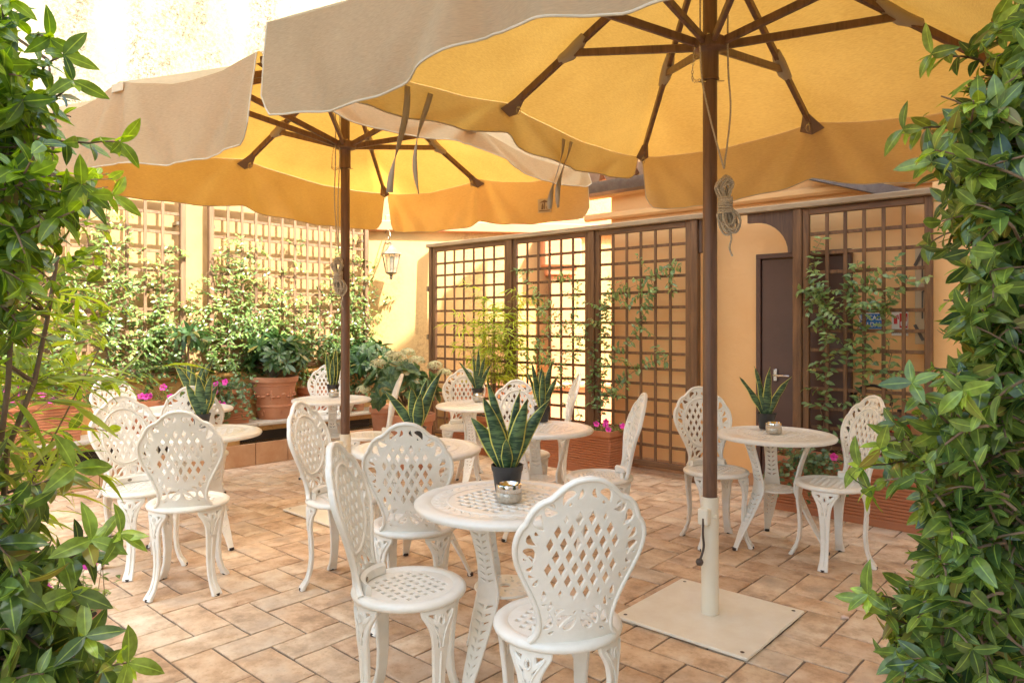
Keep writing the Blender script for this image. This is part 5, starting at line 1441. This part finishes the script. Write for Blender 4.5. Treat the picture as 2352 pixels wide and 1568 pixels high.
rosette_shrub('hydrangea with fading cream-green flower heads', (-1.05, 6.95, .62), .36, 40, .12, .07, 'lf_ivy', 7, name='hydrangea', h0=.05, squash=.7,
              heads=[(-.24, -.1, .34, .085), (-.05, -.16, .40, .10), (.13, -.1, .37, .085), (.30, -.05, .32, .08), (-.36, -.22, .10, .075), (.02, .05, .44, .08), (.38, .1, .24, .075), (-.14, .05, .42, .07)])
# ivy trailing from the square planter
def ivy(label, c, n, spread, drop, seed, back=Vector((0, 1, 0)), ax_=Vector((1, 0, 0)), grp='ivies in the planters'):
    rs = random.Random(seed); t = thing('ivy', label, 'climbing plant', c, 0, grp); lv = Leaves(); mb = MB()
    for k in range(n):
        p = ax_*rs.uniform(-spread, spread)*.6 + Vector((0, 0, 0)); d = (ax_*rs.gauss(0, .7) - back*rs.uniform(.3, 1) + Vector((0, 0, rs.uniform(.2, 1.4)))).normalized(); pts = [p.copy()]
        m = rs.randint(5, 6+int(drop/.035))
        for i in range(m):
            d = (d+Vector((rs.gauss(0, .15), rs.gauss(0, .15), -.28))).normalized(); p = p+d*.035; pts.append(p.copy())
            lv.add(p, (rs.gauss(0, 1), rs.gauss(0, 1), rs.gauss(-.3, .4)), -back*.8+Vector((rs.gauss(0, .3), rs.gauss(0, .3), .6)), rs.uniform(.03, .048), rs.uniform(.03, .045), rs.random()*.5, .2)
        mb.tube(pts, .0013, 4)
    mb.build('stem', M['stem'], t); lv.build('foliage', M['lf_ivy'], t, 'oval', 2, .15); return t
ivy('variegated ivy spilling over the square bench planter', W_(-1.84, -.36, BZ+.32), 60, .14, .28, 71, ly, lx)
ivy('ivy trailing over the front edge of the right planter', c7-fx*.22-fy*.12+Vector((0, 0, .39)), 40, .20, .22, 72, fy, fx)
ivy('ivy tuft on the bench near the corner pot', W_(-.42, -.36, BZ+.24), 26, .10, .2, 73, ly, lx)

# bamboo clumps
def bamboo(label, c, n, h, sp, L, W, seed, lean=(0, 0), dens=1.0, young=.6, zfrom=.25):
    rs = random.Random(seed); random.seed(seed+1); t = thing('bamboo', label, 'bamboo', c); lv = Leaves()
    cb = MB()
    for k in range(n):
        a = rs.uniform(0, 2*PI); r0 = rs.random()*sp*.35; hh = h*rs.uniform(.6, 1.05); p = Vector((r0*math.cos(a), r0*math.sin(a), 0)); d = Vector((math.cos(a)*.08+lean[0]*.3, math.sin(a)*.08+lean[1]*.3, 1)).normalized(); pts = [p.copy()]
        m = int(hh/.09)
        for i in range(m):
            d = (d+Vector((math.cos(a)*.018+lean[0]*.03+rs.gauss(0, .015), math.sin(a)*.018+lean[1]*.03+rs.gauss(0, .015), 0))).normalized(); p = p+d*.09; pts.append(p.copy())
            if i/m > zfrom:
                for q in range(int(rs.choice((1, 2, 2, 3))*dens)):
                    aa = rs.uniform(0, 2*PI); dd = Vector((math.cos(aa), math.sin(aa), rs.uniform(.1, .8))).normalized(); s_ = p.copy(); ll = rs.randint(2, 4); sp2 = [s_.copy()]
                    for z in range(ll):
                        s_ = s_+dd*L*.45; dd = (dd+Vector((0, 0, -.12))).normalized(); sp2.append(s_.copy())
                        for w2 in range(rs.choice((2, 3))):
                            lv.add(s_, dd+Vector((rs.gauss(0, .45), rs.gauss(0, .45), rs.gauss(-.15, .3))), (rs.gauss(0, .5), rs.gauss(0, .5), 1), L*rs.uniform(.65, 1.15), W*rs.uniform(.7, 1.15), young*rs.random(), rs.uniform(.1, .6))
                    cb.tube(sp2, .001, 4)
        cb.tube(pts, [.0045*(1-.7*i/len(pts)) for i in range(len(pts))], 6)
    cb.build('cane', M['stem'], t); lv.build('foliage', M['lf_bam'], t, 'lance', 4, .18)
    return t
bamboo('yellow-green bamboo clump in front of the left screen panel', c5+fx*.0+Vector((0, 0, .35)), 15, 1.35, .62, .12, .014, 81, dens=1.0)
bl = floor_pt(20, 1500); 
bamboo('bright bamboo at the left edge between the bushes', (-1.64, 1.86, .10), 24, 1.52, .28, .145, .015, 82, lean=(.04, 0), dens=1.2, young=.7, zfrom=.2)
# lemon standard
def lemon(label, c, h, seed):
    rs = random.Random(seed); random.seed(seed); t = thing('lemon_tree', label, 'tree', c); lv = Leaves(); mb = MB()
    mb.tube(crom([(0, 0, -.1), (.012, 0, h*.3), (-.008, .005, h*.7), (0, 0, h)], 5), lambda q: .011-.003*q, 8); mb.build('trunk', M['bark'], t, 60)
    mb = MB()
    for k in range(16):
        a = rs.uniform(0, 2*PI); d = np.array([math.cos(a), math.sin(a), rs.uniform(.1, 1.1)]); twig(lv, mb, (0, 0, h-.05), d, rs.uniform(.12, .22), 5, .13, .045, droop=1.2, young=.3, opp=False)
    mb.build('branch', M['stem'], t); lv.build('foliage', M['lf_rho'], t, 'oval', 5, .2); return t
lemon('small lemon tree with a bare stem and drooping crown behind the left tables', W_(-2.18, -.36, BZ+.26), .62, 91)

# foreground bushes: (u, v) outline measured at a mean depth, filled with leafy shoots
def bush(label, outline, Y0, dY, side, n, L, W, mtl, seed, stemx, young=.7, nl=6, name='viburnum_bush', base_off=None, inner=.5, shoots=None):
    """outline: list of (v, u) silhouette; side=+1 crown lies to the right of it; each shoot is a real twig with leaves"""
    shoots = shoots or []; rs = random.Random(seed); random.seed(seed); root = Vector((stemx*Y0, Y0+dY*.3, 0)); t = thing(name, label, 'bush', root); lv = Leaves(); mb = MB()
    vs_ = [o[0] for o in outline]; us_ = [o[1] for o in outline]
    trunk = []
    # main stems
    for k in range(7):
        x0 = rs.uniform(-.12, .12); pts = [Vector((x0, rs.uniform(-.1, .1), 0))]; m = 12; H = CAMH+(742-vs_[0])/FPX*Y0
        for i in range(m): pts.append(pts[-1]+Vector((rs.gauss(0, .03), rs.gauss(0, .02), H/m*.95)))
        mb.tube(pts, [.011*(1-.75*i/m) for i in range(m+1)], 6); trunk.append(pts)
    for k in range(n):
        v = rs.uniform(vs_[0], vs_[-1]); ue = float(np.interp(v, vs_, us_)); depth = abs(rs.gauss(0, 1))**1.1*inner*260
        yy = Y0+rs.uniform(-dY, dY)*.5
        u = ue+side*(depth+25); lim = side*2700 if side > 0 else -350
        if side > 0 and u > 2620: u = rs.uniform(ue+30, 2600)
        if side < 0 and u < -270: u = rs.uniform(-250, ue-30)
        p = np.array([(u-1176)/FPX*yy, yy, CAMH+(742-v)/FPX*yy]) - np.array(root)
        out = np.array([-side*rs.uniform(.2, 1.0), rs.uniform(-.9, .5), rs.uniform(-.1, 1.1)]); Ls = rs.uniform(.10, .28)
        d = nrm(out); b0 = p-d*Ls*.8
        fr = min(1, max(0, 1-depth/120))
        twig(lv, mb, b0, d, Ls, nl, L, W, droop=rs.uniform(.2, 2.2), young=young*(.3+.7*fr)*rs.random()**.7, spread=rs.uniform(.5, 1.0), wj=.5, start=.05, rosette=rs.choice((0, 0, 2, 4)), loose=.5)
        if rs.random() < .45:
            tr = rs.choice(trunk); q = min(tr, key=lambda a: abs(a.z-(b0[2]-.12))); mb.tube([q, (q+Vector(b0))/2+Vector((0, 0, .02)), Vector(b0)], [.005, .004, .003], 5)
    for u0, v0, u1, v1 in shoots:
        y0, y1 = Y0+.05, Y0-.08; p0 = np.array([(u0-1176)/FPX*y0, y0, CAMH+(742-v0)/FPX*y0])-np.array(root); p1 = np.array([(u1-1176)/FPX*y1, y1, CAMH+(742-v1)/FPX*y1])-np.array(root)
        ln = np.linalg.norm(p1-p0); twig(lv, mb, p0, p1-p0, ln, max(3, int(ln/.035)), L*1.1, W, droop=.1, young=1.0, spread=.8, wj=.25, start=.1, rosette=3, loose=.3)
    mb.build('branch', M['bark'], t, 60); lv.build('foliage', M[mtl], t, 'oval', 6, .22, .02); return t
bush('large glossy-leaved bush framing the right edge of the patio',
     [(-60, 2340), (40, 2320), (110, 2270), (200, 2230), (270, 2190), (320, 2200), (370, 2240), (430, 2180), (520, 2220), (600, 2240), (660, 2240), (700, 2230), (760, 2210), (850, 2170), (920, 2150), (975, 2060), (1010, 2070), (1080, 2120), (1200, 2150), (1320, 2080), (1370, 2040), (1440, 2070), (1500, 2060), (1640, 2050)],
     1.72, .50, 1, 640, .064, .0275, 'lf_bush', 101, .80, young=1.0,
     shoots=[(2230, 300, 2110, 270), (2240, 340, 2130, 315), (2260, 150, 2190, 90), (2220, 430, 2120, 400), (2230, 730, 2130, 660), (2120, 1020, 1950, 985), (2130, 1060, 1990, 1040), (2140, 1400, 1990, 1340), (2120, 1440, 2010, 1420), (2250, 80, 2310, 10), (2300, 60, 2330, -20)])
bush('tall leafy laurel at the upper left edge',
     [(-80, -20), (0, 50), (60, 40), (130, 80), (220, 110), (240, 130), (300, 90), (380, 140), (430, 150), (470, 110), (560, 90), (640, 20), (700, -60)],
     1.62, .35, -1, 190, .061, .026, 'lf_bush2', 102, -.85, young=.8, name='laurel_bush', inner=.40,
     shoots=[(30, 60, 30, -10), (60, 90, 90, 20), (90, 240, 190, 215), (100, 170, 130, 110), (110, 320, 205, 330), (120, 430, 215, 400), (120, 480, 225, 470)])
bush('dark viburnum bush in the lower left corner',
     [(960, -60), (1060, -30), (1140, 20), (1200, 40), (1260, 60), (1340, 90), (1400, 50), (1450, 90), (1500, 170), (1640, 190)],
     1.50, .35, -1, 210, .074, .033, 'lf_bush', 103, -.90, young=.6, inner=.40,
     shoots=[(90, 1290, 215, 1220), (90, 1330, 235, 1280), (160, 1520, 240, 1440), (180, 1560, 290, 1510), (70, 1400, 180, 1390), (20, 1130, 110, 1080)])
# pots of petunias standing on the floor by the left bush
x, y = floor_pt(95, 1420)
pp = round_pot('clay pot of petunias on the floor at the left edge', (-1.72, 2.72, 0), .13, .24)
petunias('', 'magenta petunias in the floor pot at the left edge', (-1.70, 2.70, .26), .14, .14, 0, 240, .24, 9, 6, .030)
round_pot('second clay pot low in the left corner behind the leaves', (-1.50, 2.32, 0), .11, .26)
# citrus twig with big round leaves reaching in at left
random.seed(12); t = thing('citrus_tree', 'citrus tree with broad rounded leaves behind the laurel at left', 'tree', (-2.05, 3.0, 0)); lv = Leaves(); mb = MB()
mb.tube(crom([(0, 0, 0), (.03, 0, .6), (-.02, 0, 1.1), (.02, 0, 1.6), (.06, 0, 1.95)], 5), lambda q: .018-.012*q, 8)
for k in range(46):
    z = random.uniform(.85, 2.0); a = random.uniform(0, 2*PI); twig(lv, mb, (.02, 0, z), (math.cos(a)*.9+.25, math.sin(a)*.7, random.uniform(.1, .8)), random.uniform(.25, .42), 6, .105, .052, droop=.4, young=.5, opp=False, start=.3)
mb.build('branch', M['bark'], t, 60); lv.build('foliage', M['lf_bush2'], t, 'oval', 6, .18, .02)

# pale foam stub lying on the tiles
x, y = floor_pt(1941, 1421)
b = MB(); b.tube([(x-.018, y, .009), (x-.006, y-.001, .010), (x+.004, y-.002, .008), (x+.016, y-.004, .007)], [.007, .0105, .007, .005], 10)
tag(b.build('foam_stub', M['butt'], None, 60), 'small pale pink foam stub lying on the tiles at right', 'litter')
# dry bits on the floor
rs = random.Random(77); lv = Leaves()
for k in range(70):
    x = rs.uniform(-2, 2.6); y = rs.uniform(2.3, 5.5); lv.add((x, y, .004), (rs.gauss(0, 1), rs.gauss(0, 1), .02), (0, 0, 1), rs.uniform(.006, .016), rs.uniform(.004, .008), 0, .1)
M['dry'] = mat('dry_leaf', (.22, .12, .04), .8)
tag(lv.build('leaf_litter', M['dry'], None, 'oval', 3), 'scattered tiny dry leaf crumbs on the tiles', 'litter', kind='stuff')
